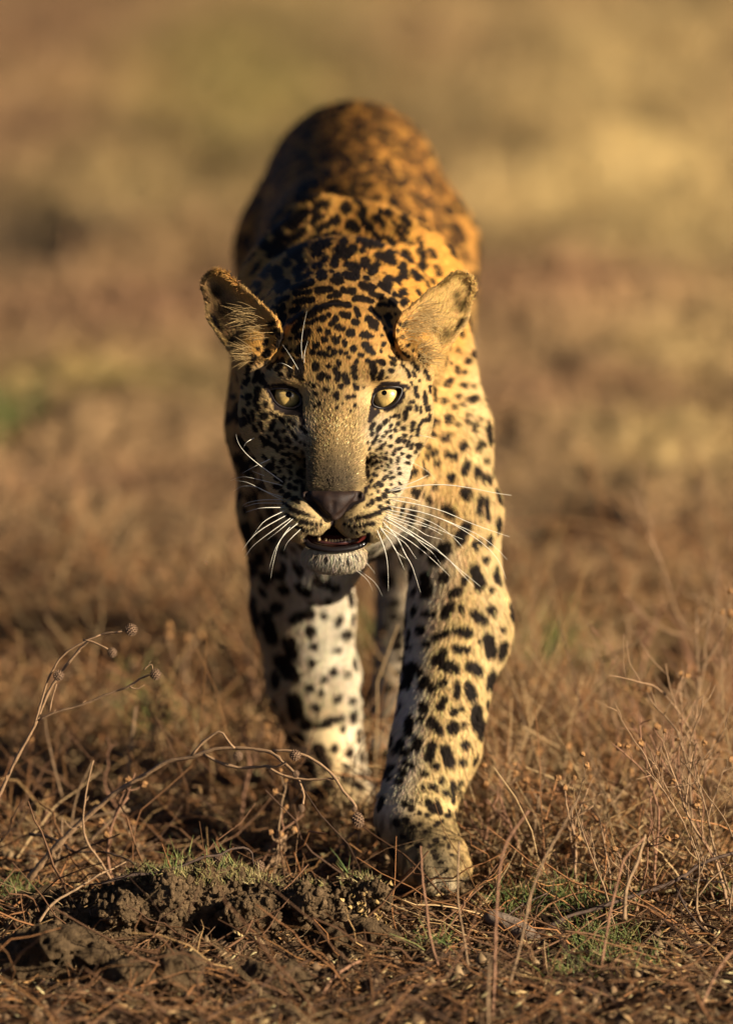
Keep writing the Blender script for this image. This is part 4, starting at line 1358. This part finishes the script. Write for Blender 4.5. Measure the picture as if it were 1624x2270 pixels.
def crust(n, seed):
    """crumbs of soil stuck all over the mound"""
    g = np.random.default_rng(seed)
    P = bankV[g.integers(0, len(bankV), n)]
    P = P[P[:, 2] > .004]
    n = len(P)
    oct_ = np.array([(1, 0, 0), (-1, 0, 0), (0, 1, 0), (0, -1, 0), (0, 0, 1), (0, 0, -1)], float)
    of = np.array([(0, 2, 4), (2, 1, 4), (1, 3, 4), (3, 0, 4), (2, 0, 5), (1, 2, 5), (3, 1, 5), (0, 3, 5)])
    s = .0013 + .0052 * g.random(n) ** 2.5
    V = P[:, None] + oct_[None] * s[:, None, None] * g.uniform(.5, 1.3, (n, 6, 3)) + g.normal(0, .0006, (n, 6, 3))
    F = (of[None] + (np.arange(n) * 6)[:, None, None]).reshape(-1, 3)
    c = np.repeat(np.array([(.185, .118, .062)]) * g.uniform(.6, 1.35, (n, 1)), 6, 0)
    o = mesh_obj('crumb_crust', V.reshape(-1, 3), F, clod_m, bank, smooth=False, col=c)
    tag(o, kind='stuff')
crust(7000, 44)
# ------------------------------------------------------------------ litter, grass (nobody could count them)
def batch_tubes(P, Rr, sides=3):
    """P: n x k x 3 points, Rr: n x k radii -> vertices, faces (quads)"""
    n, k, _ = P.shape
    T = np.gradient(P, axis=1)
    T /= np.linalg.norm(T, axis=2, keepdims=True) + 1e-12
    ref = np.array([.21, .13, .97])
    A = np.cross(T, ref)
    A /= np.linalg.norm(A, axis=2, keepdims=True) + 1e-9
    B = np.cross(T, A)
    an = np.arange(sides) * 2 * math.pi / sides
    V = P[:, :, None, :] + Rr[:, :, None, None] * (np.cos(an)[None, None, :, None] * A[:, :, None, :] + np.sin(an)[None, None, :, None] * B[:, :, None, :])
    base = (np.arange(n) * k * sides)[:, None, None, None]
    i = np.arange(k - 1)[None, :, None, None] * sides
    j = np.arange(sides)[None, None, :, None]
    q = np.concatenate([base + i + j, base + i + (j + 1) % sides, base + i + sides + (j + 1) % sides, base + i + sides + j], 3)
    return V.reshape(-1, 3), q.reshape(-1, 4)
PAL = np.array([(.36, .19, .075), (.44, .29, .13), (.24, .125, .055), (.10, .056, .032), (.38, .185, .075), (.50, .36, .19), (.19, .10, .05), (.31, .19, .10)]) * np.array([.82, .75, .68])
def straws(name, n, place, length, rad_, rise, k=5, pal=PAL, sides=3, curl=.5, seed=0, m=None, z_add=.003, gcolw=0.0):
    g = np.random.default_rng(seed)
    x, y = place(g, n)
    if not isinstance(rise, float):   # nothing stands right before the lifted paw
        off = (np.abs(x - .07) < .062) & (y > .0) & (y < .28)
        x = np.where(off, x + .16, x)
    for (qx, qy) in ((1235, 1110), (1425, 1480), (50, 490)):   # bare dark hollows
        c = ground_at(qx, qy)
        off = ((x - c[0]) / .11) ** 2 + ((y - c[1] + .12) / .34) ** 2 < 1
        x = np.where(off, x - .24 + .48 * (x > c[0]), x)
    L = g.uniform(*length, n)
    az = g.uniform(0, 2 * math.pi, n)
    el = np.abs(g.normal(0, rise, n)) if isinstance(rise, float) else g.uniform(*rise, n)
    d = np.stack([np.cos(az) * np.cos(el), np.sin(az) * np.cos(el), np.sin(el)], 1)
    bend = g.normal(0, curl, (n, 3))
    bend[:, 2] -= curl * .5 * (np.sin(el))
    t = np.linspace(0, 1, k)
    off = d[:, None, :] * t[None, :, None] + bend[:, None, :] * (t ** 2)[None, :, None] * .5
    off += np.cumsum(g.normal(0, .035, (n, k, 3)), 1)
    off -= off[:, :1]
    P = off * L[:, None, None]
    z0 = gz(x, y) + z_add * g.random(n)
    P[..., 0] += x[:, None]
    P[..., 1] += y[:, None]
    P[..., 2] += z0[:, None]
    gr = gz(P[..., 0].ravel(), P[..., 1].ravel()).reshape(n, k)
    P[..., 2] = np.maximum(P[..., 2], gr + .0006)
    r = g.uniform(*rad_, n)[:, None] * np.linspace(1, .45, k)[None]
    V, F = batch_tubes(P, r, sides)
    c = pal[g.integers(0, len(pal), n)] * g.uniform(.7, 1.25, (n, 1))
    if gcolw:
        gc = gcol(np.stack([x, y, 0 * x], 1))
        c = c * (1 - gcolw) + gcolw * gc * 1.15
    c = np.repeat(c, k * sides, 0)
    o = mesh_obj(name, V, F, m or straw_m, origin=[float(x.mean()), float(y.mean()), 0], col=np.clip(c, .01, .75))
    tag(o, kind='stuff')
    return o
def tangle(g, n):
    return g.uniform(.10, .50, n), g.uniform(.12, 1.15, n)
straw_m = mat('dry straw', (.3, .2, .1), .7, .25, attr='col', noise_mix=(130, .6, .5))
def strip(y0, y1, pw=1.0, half=None):
    def f(g, n):
        y = y0 + (y1 - y0) * g.random(n) ** pw
        wx = .43 + .035 * (y + .8) if half is None else half
        return g.uniform(-1, 1, n) * wx, y
    return f
def blobs(lst, sx, sy):
    cs = np.array([at(x, y) for x, y in lst])
    def f(g, n):
        i = g.integers(0, len(cs), n)
        return cs[i, 0] + g.normal(0, sx, n), cs[i, 1] + g.normal(0, sy, n)
    return f
o = straws('dry_litter', 8500, strip(-.05, 1.7), (.012, .07), (.0004, .0013), .2, 5, seed=1, pal=PAL * .85)
tag(o, 'tangled brown twigs and straw lying on the soil around the paws', 'dry litter')
o = straws('near_litter', 4200, strip(-.82, .06), (.010, .06), (.0004, .0013), .2, 5, seed=15, pal=PAL * .42)  # palette darkened to stand in for shade on the foreground
tag(o, 'brown litter darkened as if shaded, on the soil at the bottom of the picture', 'dry litter')
o = straws('tangled_stems', 1500, tangle, (.06, .17), (.0007, .0016), (.2, 1.2), 6, seed=16, curl=.7, pal=PAL[[0, 1, 4, 5, 7, 5]])
tag(o, 'dense pale tangle of dry stems beside the lifted paw', 'dry stems')
o = straws('dry_straw', 2000, strip(-.75, 1.6), (.05, .16), (.0005, .0013), .22, 7, seed=2, curl=.35)
tag(o, 'longer dry straw strands lying over the soil around the paws', 'dry litter')
o = straws('dry_grass', 9000, strip(1.3, 7.6, .9, .95), (.02, .09), (.0007, .002), .55, 4, seed=3, gcolw=.75)
tag(o, 'blurred dry grass on the plain behind the leopard', 'dry grass')
o = straws('bent_grass', 3200, strip(.35, 2.1), (.05, .15), (.0006, .0014), (.3, 1.3), 6, seed=12, curl=.8)
tag(o, 'thin bent dry grass behind the forepaws', 'dry grass')

o = straws('broken_twigs', 700, strip(-.80, .35), (.05, .20), (.0008, .0020), .3, 8, seed=14, curl=.45, sides=4, pal=PAL[[2, 3, 6, 6, 4]] * .8)
tag(o, 'broken brown twigs tangled over the soil at the bottom', 'twigs')
# crumbs of soil and broken leaf
def crumbs(name, n, place, size, pal, seed, m, flat=1.0):
    g = np.random.default_rng(seed)
    x, y = place(g, n)
    oct_ = np.array([(1, 0, 0), (-1, 0, 0), (0, 1, 0), (0, -1, 0), (0, 0, 1), (0, 0, -1)], float)
    of = np.array([(0, 2, 4), (2, 1, 4), (1, 3, 4), (3, 0, 4), (2, 0, 5), (1, 2, 5), (3, 1, 5), (0, 3, 5)])
    s = g.uniform(size[0], size[1], n) * g.random(n) ** .6
    V = oct_[None] * s[:, None, None] * g.uniform(.5, 1.3, (n, 6, 3)) * np.array([1, 1, flat])
    a = g.uniform(0, 6.28, n)
    til = g.normal(0, .6, n) if flat < .5 else 0 * a
    ca, sa = np.cos(a)[:, None], np.sin(a)[:, None]
    Vx, Vy = V[..., 0] * ca - V[..., 1] * sa, V[..., 0] * sa + V[..., 1] * ca
    Vz = V[..., 2] * np.cos(til)[:, None] + Vx * np.sin(til)[:, None]
    V = np.stack([Vx, Vy, Vz], 2)
    V[..., 0] += x[:, None]
    V[..., 1] += y[:, None]
    V[..., 2] += (gz(x, y) + s * .35)[:, None]
    F = (of[None] + (np.arange(n) * 6)[:, None, None]).reshape(-1, 3)
    c = np.repeat(pal[g.integers(0, len(pal), n)] * g.uniform(.7, 1.3, (n, 1)), 6, 0)
    o = mesh_obj(name, V.reshape(-1, 3), F, m, origin=[float(x.mean()), float(y.mean()), 0], smooth=False, col=c)
    tag(o, kind='stuff')
    return o
crumb_m = mat('crumb', (.2, .13, .06), .95, .1, attr='col')
o = crumbs('soil_crumbs', 9000, strip(-.80, 1.4), (.0015, .011), np.array([(.16, .10, .055), (.10, .063, .036), (.21, .14, .075)]), 5, crumb_m)
tag(o, 'loose soil crumbs scattered between the dry straw', 'soil crumbs')
o = crumbs('leaf_litter', 6500, strip(-.75, 1.7), (.004, .015), np.array([(.30, .19, .09), (.40, .28, .13), (.22, .12, .06), (.36, .20, .08), (.45, .36, .18)]), 6, crumb_m, .16)
tag(o, 'broken dry leaf pieces among the straw', 'leaf litter')

GP = np.array([(.105, .135, .030), (.075, .11, .024), (.16, .165, .045), (.21, .19, .06)])
grass_m = mat('grass', (.1, .13, .03), .55, .3, attr='col')
gpatch = [(1190, 2020), (1240, 2010), (1270, 2035), (1130, 2030), (1165, 2045), (1210, 2000), (1330, 2130), (1290, 2110), (1380, 2110), (1310, 2090), (1260, 2170), (1440, 2150), (1000, 2045), (1030, 2030), (1590, 2010), (1350, 2150), (960, 2130), (60, 2010), (45, 2020), (1120, 2020), (1255, 2020)]
o = straws('green_grass', 1000, blobs(gpatch, .012, .022), (.012, .034), (.0004, .0009), (.5, 1.4), 4, pal=GP, curl=.5, seed=7, m=grass_m)
tag(o, 'short green grass tufts in front of the lifted paw', 'grass')
o = straws('far_grass', 500, blobs([(1270, 1470), (1230, 1480), (1300, 1460), (360, 1600), (330, 1590), (5, 950), (20, 945)], .022, .05), (.02, .07), (.0007, .0016), (.5, 1.4), 4, pal=GP * 1.1, curl=.6, seed=8, m=grass_m)
tag(o, 'blurred green grass tufts on the plain behind', 'grass')
# moss and blades on the crest of the mound
def on_bank(n, seed, zmin, L, rr, el_lo, pal, name, label):
    g = np.random.default_rng(seed)
    P = bankV[(bankV[:, 2] > zmin) & (bankV[:, 1] > ctr[1] - .045)]
    P = P[g.integers(0, len(P), n)]
    az = g.uniform(0, 6.28, n)
    el = g.uniform(el_lo, 1.5, n)
    Ls = g.uniform(*L, n)
    d = np.stack([np.cos(az) * np.cos(el), np.sin(az) * np.cos(el), np.sin(el)], 1)
    b = g.normal(0, .4, (n, 3))
    t = np.linspace(0, 1, 4)
    Q = P[:, None] + (d[:, None] * t[None, :, None] + b[:, None] * (t ** 2)[None, :, None] * .5) * Ls[:, None, None]
    V, F = batch_tubes(Q, g.uniform(*rr, n)[:, None] * np.array([1, .9, .6, .15])[None], 3)
    c = np.repeat(pal[g.integers(0, len(pal), n)] * g.uniform(.7, 1.3, (n, 1)), 12, 0)
    o = mesh_obj(name, V, F, grass_m, origin=[float(ctr[0]), float(ctr[1]), .06], col=c)
    tag(o, label, 'moss', kind='stuff')
on_bank(1500, 9, .058, (.003, .010), (.0003, .0007), .2, np.array([(.28, .22, .08), (.20, .17, .055), (.33, .25, .11), (.15, .14, .04)]), 'moss', 'yellow green moss covering the crest of the soil mound')
on_bank(60, 10, .066, (.012, .030), (.0004, .0007), .5, np.array([(.10, .14, .03), (.20, .21, .06)]), 'crest_grass', 'single green blades on the crest of the soil mound')

# ------------------------------------------------------------------ dry stalks with seed heads
stem_m = mat('dry stem', (.30, .19, .10), .75, .25, bump=(420, .8, .0015), noise_mix=(140, (.12, .07, .04), .8))
pale_stem_m = mat('pale dry stem', (.33, .20, .105), .7, .25, bump=(420, .7, .0012), noise_mix=(120, (.20, .12, .065), .7))
dark_stem_m = mat('dark twig', (.10, .062, .042), .75, .25, bump=(420, .8, .0015), noise_mix=(140, (.04, .026, .02), .8))
red_stem_m = mat('reddish stem', (.30, .155, .085), .75, .25, noise_mix=(120, (.16, .08, .045), .7))
head_m = mat('seed head', (.20, .125, .075), .85, .15, noise_mix=(500, (.09, .052, .032), .8))

def seed_head(c, r, axis=(0, 0, 1), stretch=1.0, seed=0):
    """a round head set with small blunt scales"""
    g = np.random.default_rng(seed)
    ax = np.array(axis, float)
    ax /= np.linalg.norm(ax)
    V, F, _ = cap_mesh(np.zeros(3), np.array([0, 0, 1.0]), r * .86, math.pi - .02, 7, 10, .02)
    V[:, 2] *= stretch
    n0 = len(V)
    Vs, Fs = [V], list(F)
    n = 64
    for i in range(n):
        z = 1 - 2 * (i + .5) / n
        a = i * 2.39996
        q = np.array([math.sqrt(1 - z * z) * math.cos(a), math.sqrt(1 - z * z) * math.sin(a), z])
        u = np.cross(q, [.3, .9, .1])
        u /= np.linalg.norm(u)
        w = np.cross(q, u)
        s = r * .155
        p = q * r * .80
        tip = q * r * g.uniform(1.02, 1.12) + np.array([0, 0, .06 * r])
        b = [p + u * s, p + w * s, p - u * s, p - w * s]
        t4 = [tip + u * s * .4, tip + w * s * .4, tip - u * s * .4, tip - w * s * .4]
        blk = np.array(b + t4)
        blk[:, 2] *= stretch
        Vs.append(blk)
        for k in range(4):
            Fs.append((n0 + k, n0 + (k + 1) % 4, n0 + 4 + (k + 1) % 4, n0 + 4 + k))
        Fs.append((n0 + 4, n0 + 5, n0 + 6, n0 + 7))
        n0 += 8
    V = np.vstack(Vs)
    t = np.cross([0, 0, 1.0], ax)
    sn, cs = np.linalg.norm(t), ax[2]
    if sn > 1e-6:
        t /= sn
        V = V * cs + np.cross(t, V) * sn + np.outer(V @ t, t) * (1 - cs)
    return V + c, Fs

def stem_line(line, r0, r1, n=None, seed=0, wob=.0008, nodes=True):
    g = np.random.default_rng(seed)
    P = cfa(line)
    n = n or max(8, int(np.linalg.norm(np.diff(P, axis=0), axis=1).sum() / .006))
    Q = resample(P, n)
    Q = Q + g.normal(0, wob * .45, Q.shape) * np.linspace(0, 1, n)[:, None] ** .3 * (np.arange(n) % 2 == 0)[:, None]
    rr = np.linspace(r0, r1, n)
    if nodes:
        rr = rr * (1 + .28 * (g.random(n) > .82) + .08 * g.normal(size=n))
    return Q, rr

def plant(name, label, cat, group, stems, heads, m, seed=0, stubs=True, part='stem', headpart='seed_head'):
    """stems: (points x, y, z), r0, r1 ; heads: (x, y, z, radius, stretch, axis)"""
    P0 = to_world(cfa(stems[0][0][:1]))[0]
    P0[2] = max(0.0, min(P0[2], .05))
    root = empty(name, P0)
    tag(root, label, cat, group)
    g = np.random.default_rng(seed)
    for i, (line, r0, r1) in enumerate(stems):
        Q, rr = stem_line(line, r0, r1, seed=seed * 31 + i)
        b = Bag()
        V, F = tube(Q, rr, 6)
        b.add(to_world(V), F)
        if stubs:
            for k in range(2, len(Q) - 1):
                if g.random() < .16:
                    d = g.normal(size=3)
                    tt = Q[k + 1] - Q[k - 1]
                    tt /= np.linalg.norm(tt) + 1e-9
                    d = d - tt * (d @ tt)
                    d /= np.linalg.norm(d)
                    L = g.uniform(.0015, .0042)
                    V, F = tube(np.array([Q[k], Q[k] + (d + tt * .9) * L * .6, Q[k] + (d * .8 + tt * 1.5) * L]), np.array([.7, .5, .15]) * rr[k], 4)
                    b.add(to_world(V), F)
        b.build(part, m, root)
    for i, (x, y, z, r, st, ax) in enumerate(heads):
        V, F = seed_head(np.zeros(3), r * K * .88, ax, st, seed + i)
        V = V + cf(x, y, z)
        mesh_obj(headpart, to_world(V), F, head_m, root, smooth=False)
    return root
c5 = crop(0, 1500, .5788)
c8 = crop(900, 2000, .5739)
def L5(rows, za, zb, f=c5):
    n = len(rows)
    return [(*f(p), za + (zb - za) * i / max(1, n - 1)) for i, p in enumerate(rows)]
def z_ground(y, lift=0.0):
    g = ground_at(812, y)
    return FOC - float((g - CAM) @ FW)
G1 = 'dry stalks with round seed heads'
# the tall stalk at the left edge
plant('seed_stalk', 'tall dry stalk at the left edge bearing round seed heads high over the litter', 'dry stalk', G1, [
    (L5([(-180, 1250), (-80, 1010), (0, 840), (70, 690), (150, 545), (210, 400), (290, 280), (370, 190), (440, 150), (530, 133)], -.10, .0), .0021, .0011),
    (L5([(150, 540), (185, 420), (215, 330), (260, 255), (330, 198), (435, 150)], -.032, -.004), .0011, .0009),
    (L5([(362, 172), (400, 180), (435, 195), (468, 212)], -.008, .002), .0010, .0009),
    (L5([(215, 480), (228, 420), (245, 362)], -.025, -.018), .0010, .0007),
    (L5([(165, 520), (240, 485), (330, 460), (410, 430), (480, 402), (560, 372), (600, 343), (648, 322)], -.03, .015), .0012, .0010),
    (L5([(560, 374), (590, 384), (625, 366)], .006, .010), .0009, .0004), (L5([(622, 302), (640, 285), (656, 278), (660, 300)], .012, .015), .0008, .0004)],
    [(*c5((567, 128)), .0, 15.5, 1, (.9, 0, .2)), (*c5((485, 226)), .003, 12.5, 1, (.9, .2, .2)), (*c5((254, 326)), -.018, 14, 1, (.2, .8, .3)), (*c5((672, 321)), .015, 14, 1, (.9, .2, .2))], pale_stem_m, 1)
# the arching stalk in front of the standing leg
plant('seed_stalk', 'long dry stalk arching across in front of the standing foreleg with hanging seed heads', 'dry stalk', G1, [
    (L5([(120, 1215), (170, 1150), (250, 1060), (350, 960), (430, 890), (520, 820), (620, 760), (720, 700), (820, 680), (930, 645), (1050, 640), (1160, 655), (1215, 695), (1270, 745), (1300, 800), (1312, 845), (1308, 880)], -.16, .01), .0033, .0013),
    (L5([(828, 672), (870, 620), (905, 592), (953, 568), (985, 610), (1012, 640)], -.05, -.03), .0015, .0011),
    (L5([(880, 665), (960, 705), (1050, 725), (1150, 716), (1190, 722), (1235, 700)], -.045, -.01), .0016, .0011),
    (L5([(1150, 718), (1230, 760), (1320, 775), (1400, 775), (1465, 770)], -.02, .005), .0014, .0010),
    (L5([(1180, 650), (1270, 655), (1370, 700), (1440, 760), (1480, 820), (1530, 882), (1535, 905)], -.012, .02), .0015, .0015)],
    [(*c5((1302, 900)), .010, 8.5, 1.2, (0, 1, .1)), (*c5((1278, 752)), .006, 9, 1.1, (.3, .6, .3)), (*c5((1029, 672)), -.028, 12, 1.1, (0, -1, .2)), (*c5((1274, 670)), .0, 14.5, 1, (.8, .4, .3)), (*c5((1546, 948)), .02, 15, 1.35, (.2, -1, .1)), (*c5((1530, 903)), .02, 7, 1, (1, .2, .2))], pale_stem_m, 2)
plant('thin_stalk', 'thin kinked twig crossing behind the arching seed stalk', 'dry stalk', None, [
    (L5([(480, 1205), (430, 1120), (380, 1050), (360, 970), (370, 850), (385, 770), (405, 692)], -.12, -.10), .0014, .0008), (L5([(360, 975), (310, 985), (275, 945)], -.115, -.11), .0007, .0004)], [], pale_stem_m, 3)
plant('bent_twig', 'dark bent twig lying along the mossy crest with curled end', 'twig', None, [
    (L5([(440, 1225), (560, 1190), (680, 1178), (780, 1150), (880, 1110), (950, 1100), (1000, 1075), (1060, 1070), (1090, 1095), (1095, 1140)], .02, -.02), .0017, .0010)], [(*c5((945, 1118)), -.02, 14, 1, (0, 1, 0)), (*c5((1120, 1150)), -.04, 14, 1, (0, 1, 0))], dark_stem_m, 4)
plant('low_twig', 'low dark twig lying across behind the left seed stalk base', 'twig', None, [
    (L5([(130, 1012), (200, 1020), (270, 1050), (320, 1085), (440, 1088), (530, 1110), (600, 1150)], -.2, -.12), .0016, .0010)], [], dark_stem_m, 5)
plant('crossing_twig', 'straight brown twig slanting up across the mound from the corner', 'twig', None, [
    (L5([(170, 1390), (230, 1310), (330, 1250), (430, 1185), (480, 1165), (545, 1130)], .05, -.02), .0016, .0008)], [], stem_m, 6)
# small upright stalks on the left, further back
LEFT = [([(548, 900), (555, 760), (566, 620), (587, 462)], -.50, .0021, 'blurred upright stalk between the two seed stalks'),
        ([(300, 1060), (320, 900), (350, 800), (400, 700)], -.34, .0012, 'blurred leaning stalk behind the thin kinked twig'),
        ([(230, 1010), (320, 960), (430, 930), (560, 905)], -.36, .0022, 'blurred stalk lying low behind the arching seed stalk'),
        ([(270, 850), (230, 700), (200, 560), (195, 500)], -.42, .0012, 'dark blurred stalk standing behind the tall seed stalk'),
        ([(340, 1100), (420, 1010), (540, 890)], -.30, .0022, 'thick blurred stem slanting behind the arching seed stalk'),
        ([(1430, 1100), (1550, 1000), (1500, 1200)], -.25, .0010, 'thin bent stem below the hanging seed head')]
for i, (pts, z, r, lab) in enumerate(LEFT):
    plant('dry_stalk', lab, 'dry stalk', 'upright dry stalks', [(L5(pts, z, z + .02), r, r * .7)], [], stem_m, 40 + i)
# nearer, blurred stems in front on the right
FRONT = [([(575, 960), (585, 760), (590, 560), (605, 330), (640, 180), (735, 45)], .30, .0014, 'blurred thick stem rising in front of the green grass tufts'),
         ([(650, 800), (700, 620), (740, 420), (800, 260), (880, 120), (955, -20)], .26, .0014, 'blurred stem leaning away over the green grass'),
         ([(340, 720), (305, 600), (290, 480), (272, 330), (262, 200)], .20, .0012, 'blurred stem standing right before the lifted paw'),
         ([(470, 720), (445, 560), (425, 420), (430, 180)], .18, .0012, 'blurred stem beside the toes of the lifted paw'),
         ([(1050, 720), (1090, 480), (1115, 380), (1150, 260), (1235, 165)], .22, .0012, 'blurred stem in front of the long dark twig'),
         ([(1150, 520), (1160, 380), (1210, 260), (1240, 150)], .12, .0022, 'blurred stem crossing the long dark twig'),
         ([(1480, 900), (1570, 720), (1640, 640)], .3, .0014, 'blurred stem at the bottom corner below the dark twig'),
         ([(560, 1000), (556, 840), (566, 700)], .42, .0015, 'very blurred stem at the bottom edge'),
         ([(-190, 905), (-130, 790), (-60, 730), (0, 700)], .20, .0020, 'pale broken straw lying below the withered weed')]
for i, (pts, z, r, lab) in enumerate(FRONT):
    plant('dry_stalk', lab, 'dry stalk', 'upright dry stalks', [(L5(pts, z + .04, z, c8), r, r * .75)], [], red_stem_m if i % 2 == 0 else stem_m, 60 + i)
plant('forked_twig', 'long dark forked twig reaching over the green grass on the right', 'twig', None, [
    (L5([(690, 640), (760, 590), (900, 510), (1000, 480), (1150, 430), (1300, 380), (1400, 335), (1500, 270), (1640, 225)], .05, -.02, c8), .0022, .0017),
    (L5([(1400, 342), (1500, 350), (1590, 361)], .0, .01, c8), .0015, .0008), (L5([(1370, 372), (1430, 490), (1530, 600), (1640, 700)], .0, .05, c8), .0015, .0010)], [], dark_stem_m, 7)
plant('short_twig', 'short dark twig tilted up out of the green grass', 'twig', None, [(L5([(620, 520), (700, 460), (815, 405)], .0, -.02, c8), .0013, .0007)], [], dark_stem_m, 8)

# bark piece on the grass
bk = L5([(548, 500), (610, 525), (680, 560), (750, 605), (815, 655)], .02, .05, c8)
Q = resample(cfa(bk), 18)
V, F = tube(Q, np.interp(np.linspace(0, 1, 18), [0, .1, .6, 1], [.004, .0085, .0105, .006]), 9)
g = np.random.default_rng(4)
V = V + .0016 * np.stack([noise(V * [1, 1, 1], 160, s_) for s_ in (1, 2, 3)], 1)
o = mesh_obj('bark_piece', to_world(V), F, mat('grey bark', (.24, .175, .125), .9, .15, bump=(300, 1, .003), noise_mix=(90, (.08, .05, .035), .9)), origin=to_world(Q.mean(0))[0] * [1, 1, 0])
tag(o, 'greyish piece of dead bark lying in the green grass', 'bark')

# withered curled weed on the right end of the mound
def withered():
    base = at(815, 2120, .02)
    root = empty('withered_weed', base)
    tag(root, 'withered yellow weed with tightly curled leaves beside the mound', 'dry weed')
    g = np.random.default_rng(17)
    wm = mat('withered leaf', (.44, .29, .10), .6, .3, noise_mix=(120, (.20, .11, .04), .8))
    w0 = [(790, 2130, .06), (800, 2080, .055), (815, 2030, .05), (822, 1985, .045)]
    for line in (w0, [(805, 2070, .055), (775, 2040, .055), (745, 2045, .06), (720, 2060, .06)], [(812, 2040, .05), (840, 2020, .05), (858, 2030, .05)], [(818, 2010, .05), (800, 1985, .05), (795, 1975, .05)]):
        Q, rr = stem_line(line, .0016, .0008, 12, 3)
        V, F = tube(Q, rr, 5)
        mesh_obj('stem', to_world(V), F, stem_m, root)
    for k in range(46):
        q = np.array([g.normal(818, 20), g.normal(2015, 30), .05 + g.normal(0, .010)])
        L = g.uniform(.006, .014)
        n = 7
        t = np.linspace(0, 1, n)
        a0, tw = g.uniform(0, 6.28), g.uniform(2, 5) * g.choice([-1, 1])
        ang = a0 + tw * t
        P = np.cumsum(np.stack([np.cos(ang), np.sin(ang), .4 * np.sin(ang * .7 + k)], 1) * L / n, 0) + cf(*q)
        wd = np.sin(t * math.pi * .92 + .12) * g.uniform(.0012, .0028)
        sd = g.normal(size=3)
        sd /= np.linalg.norm(sd)
        V = np.stack([P - sd * wd[:, None], P + np.array([0, 0, .0006]), P + sd * wd[:, None]], 1).reshape(-1, 3)
        F = []
        for i in range(n - 1):
            for j in range(2):
                F.append((i * 3 + j, i * 3 + j + 1, i * 3 + j + 4, i * 3 + j + 3))
        mesh_obj('leaf', to_world(V), F, wm, root)
withered()

# ------------------------------------------------------------------ dry weeds standing right of the path
flower_m = mat('withered flower', (.30, .16, .06), .8, .2, noise_mix=(300, (.22, .10, .04), .7))
def weed(base, h, seed, lean, m, label, nb=4):
    g = np.random.default_rng(seed)
    b0 = np.array([base[0], base[1], float(gz(np.array([base[0]]), np.array([base[1]]))[0])])
    root = empty('dry_weed', b0)
    tag(root, label, 'dry weed', 'dry weeds standing behind the green grass')
    def twig(p, d, L, r, depth):
        n = 9
        P = [p]
        dd = d / np.linalg.norm(d)
        for i in range(n - 1):
            dd = dd + g.normal(0, .13, 3) + np.array([0, 0, .04])
            dd /= np.linalg.norm(dd)
            P.append(P[-1] + dd * L / n)
        P = np.array(P)
        bag.add(*tube(P, np.linspace(r, r * .55, n), 4))
        if depth:
            for k in range(nb if depth == 2 else 2):
                i = int(g.integers(3, n))
                dv = dd + g.normal(0, .75, 3)
                twig(P[i], dv + np.array([0, 0, .5]), L * g.uniform(.25, .5), r * .6, depth - 1)
        if depth == 0 or g.random() < .6:
            tips.append(P[-1])
    bag, tips = Bag(), []
    twig(b0, np.array(lean), h, g.uniform(.0011, .0022), 2)
    bag.build('stem', m, root)
    for t in tips[:int(g.integers(1, 5))]:
        V, F, _ = cap_mesh(np.zeros(3), np.array([0, 0, 1.0]), g.uniform(.002, .0045), 2.6, 4, 6, .05)
        V = V * (1 + .35 * g.normal(size=(len(V), 1)) * .6) * np.array([1, 1, g.uniform(.7, 1.2)])
        mesh_obj('flower_head', V + t, F, flower_m, root, smooth=False)
g = np.random.default_rng(77)
KINDS = ('brown', 'reddish', 'pale straw coloured')
MATS = (stem_m, red_stem_m, pale_stem_m)
for i in range(84):
    x = g.uniform(.14, .46)
    y = g.uniform(.22 if x < .17 else -.02, 1.05)
    tall = .75 + .9 * smooth01(.18, .42, np.array(x))
    h = g.uniform(.07, .165) * tall
    place = 'close behind the lifted paw' if x < .24 else ('at the right edge' if x > .36 else 'behind the long dark forked twig')
    size = 'tall' if h > .14 else 'low'
    weed((x, y), h, 500 + i, (g.normal(0, .35), g.normal(0, .25), 1), MATS[i % 3], '%s %s dry weed standing in the tangle %s' % (size, KINDS[i % 3], place), 5)
for i in range(26):
    x = g.uniform(-.48, -.05)
    place = 'behind the tall seed stalk' if x < -.25 else 'behind the arching seed stalk'
    weed((x, g.uniform(.2, 1.1)), g.uniform(.05, .13), 800 + i, (g.normal(0, .5), g.normal(0, .3), 1), MATS[i % 3], 'short %s dry weed standing %s' % (KINDS[i % 3], place), 3)
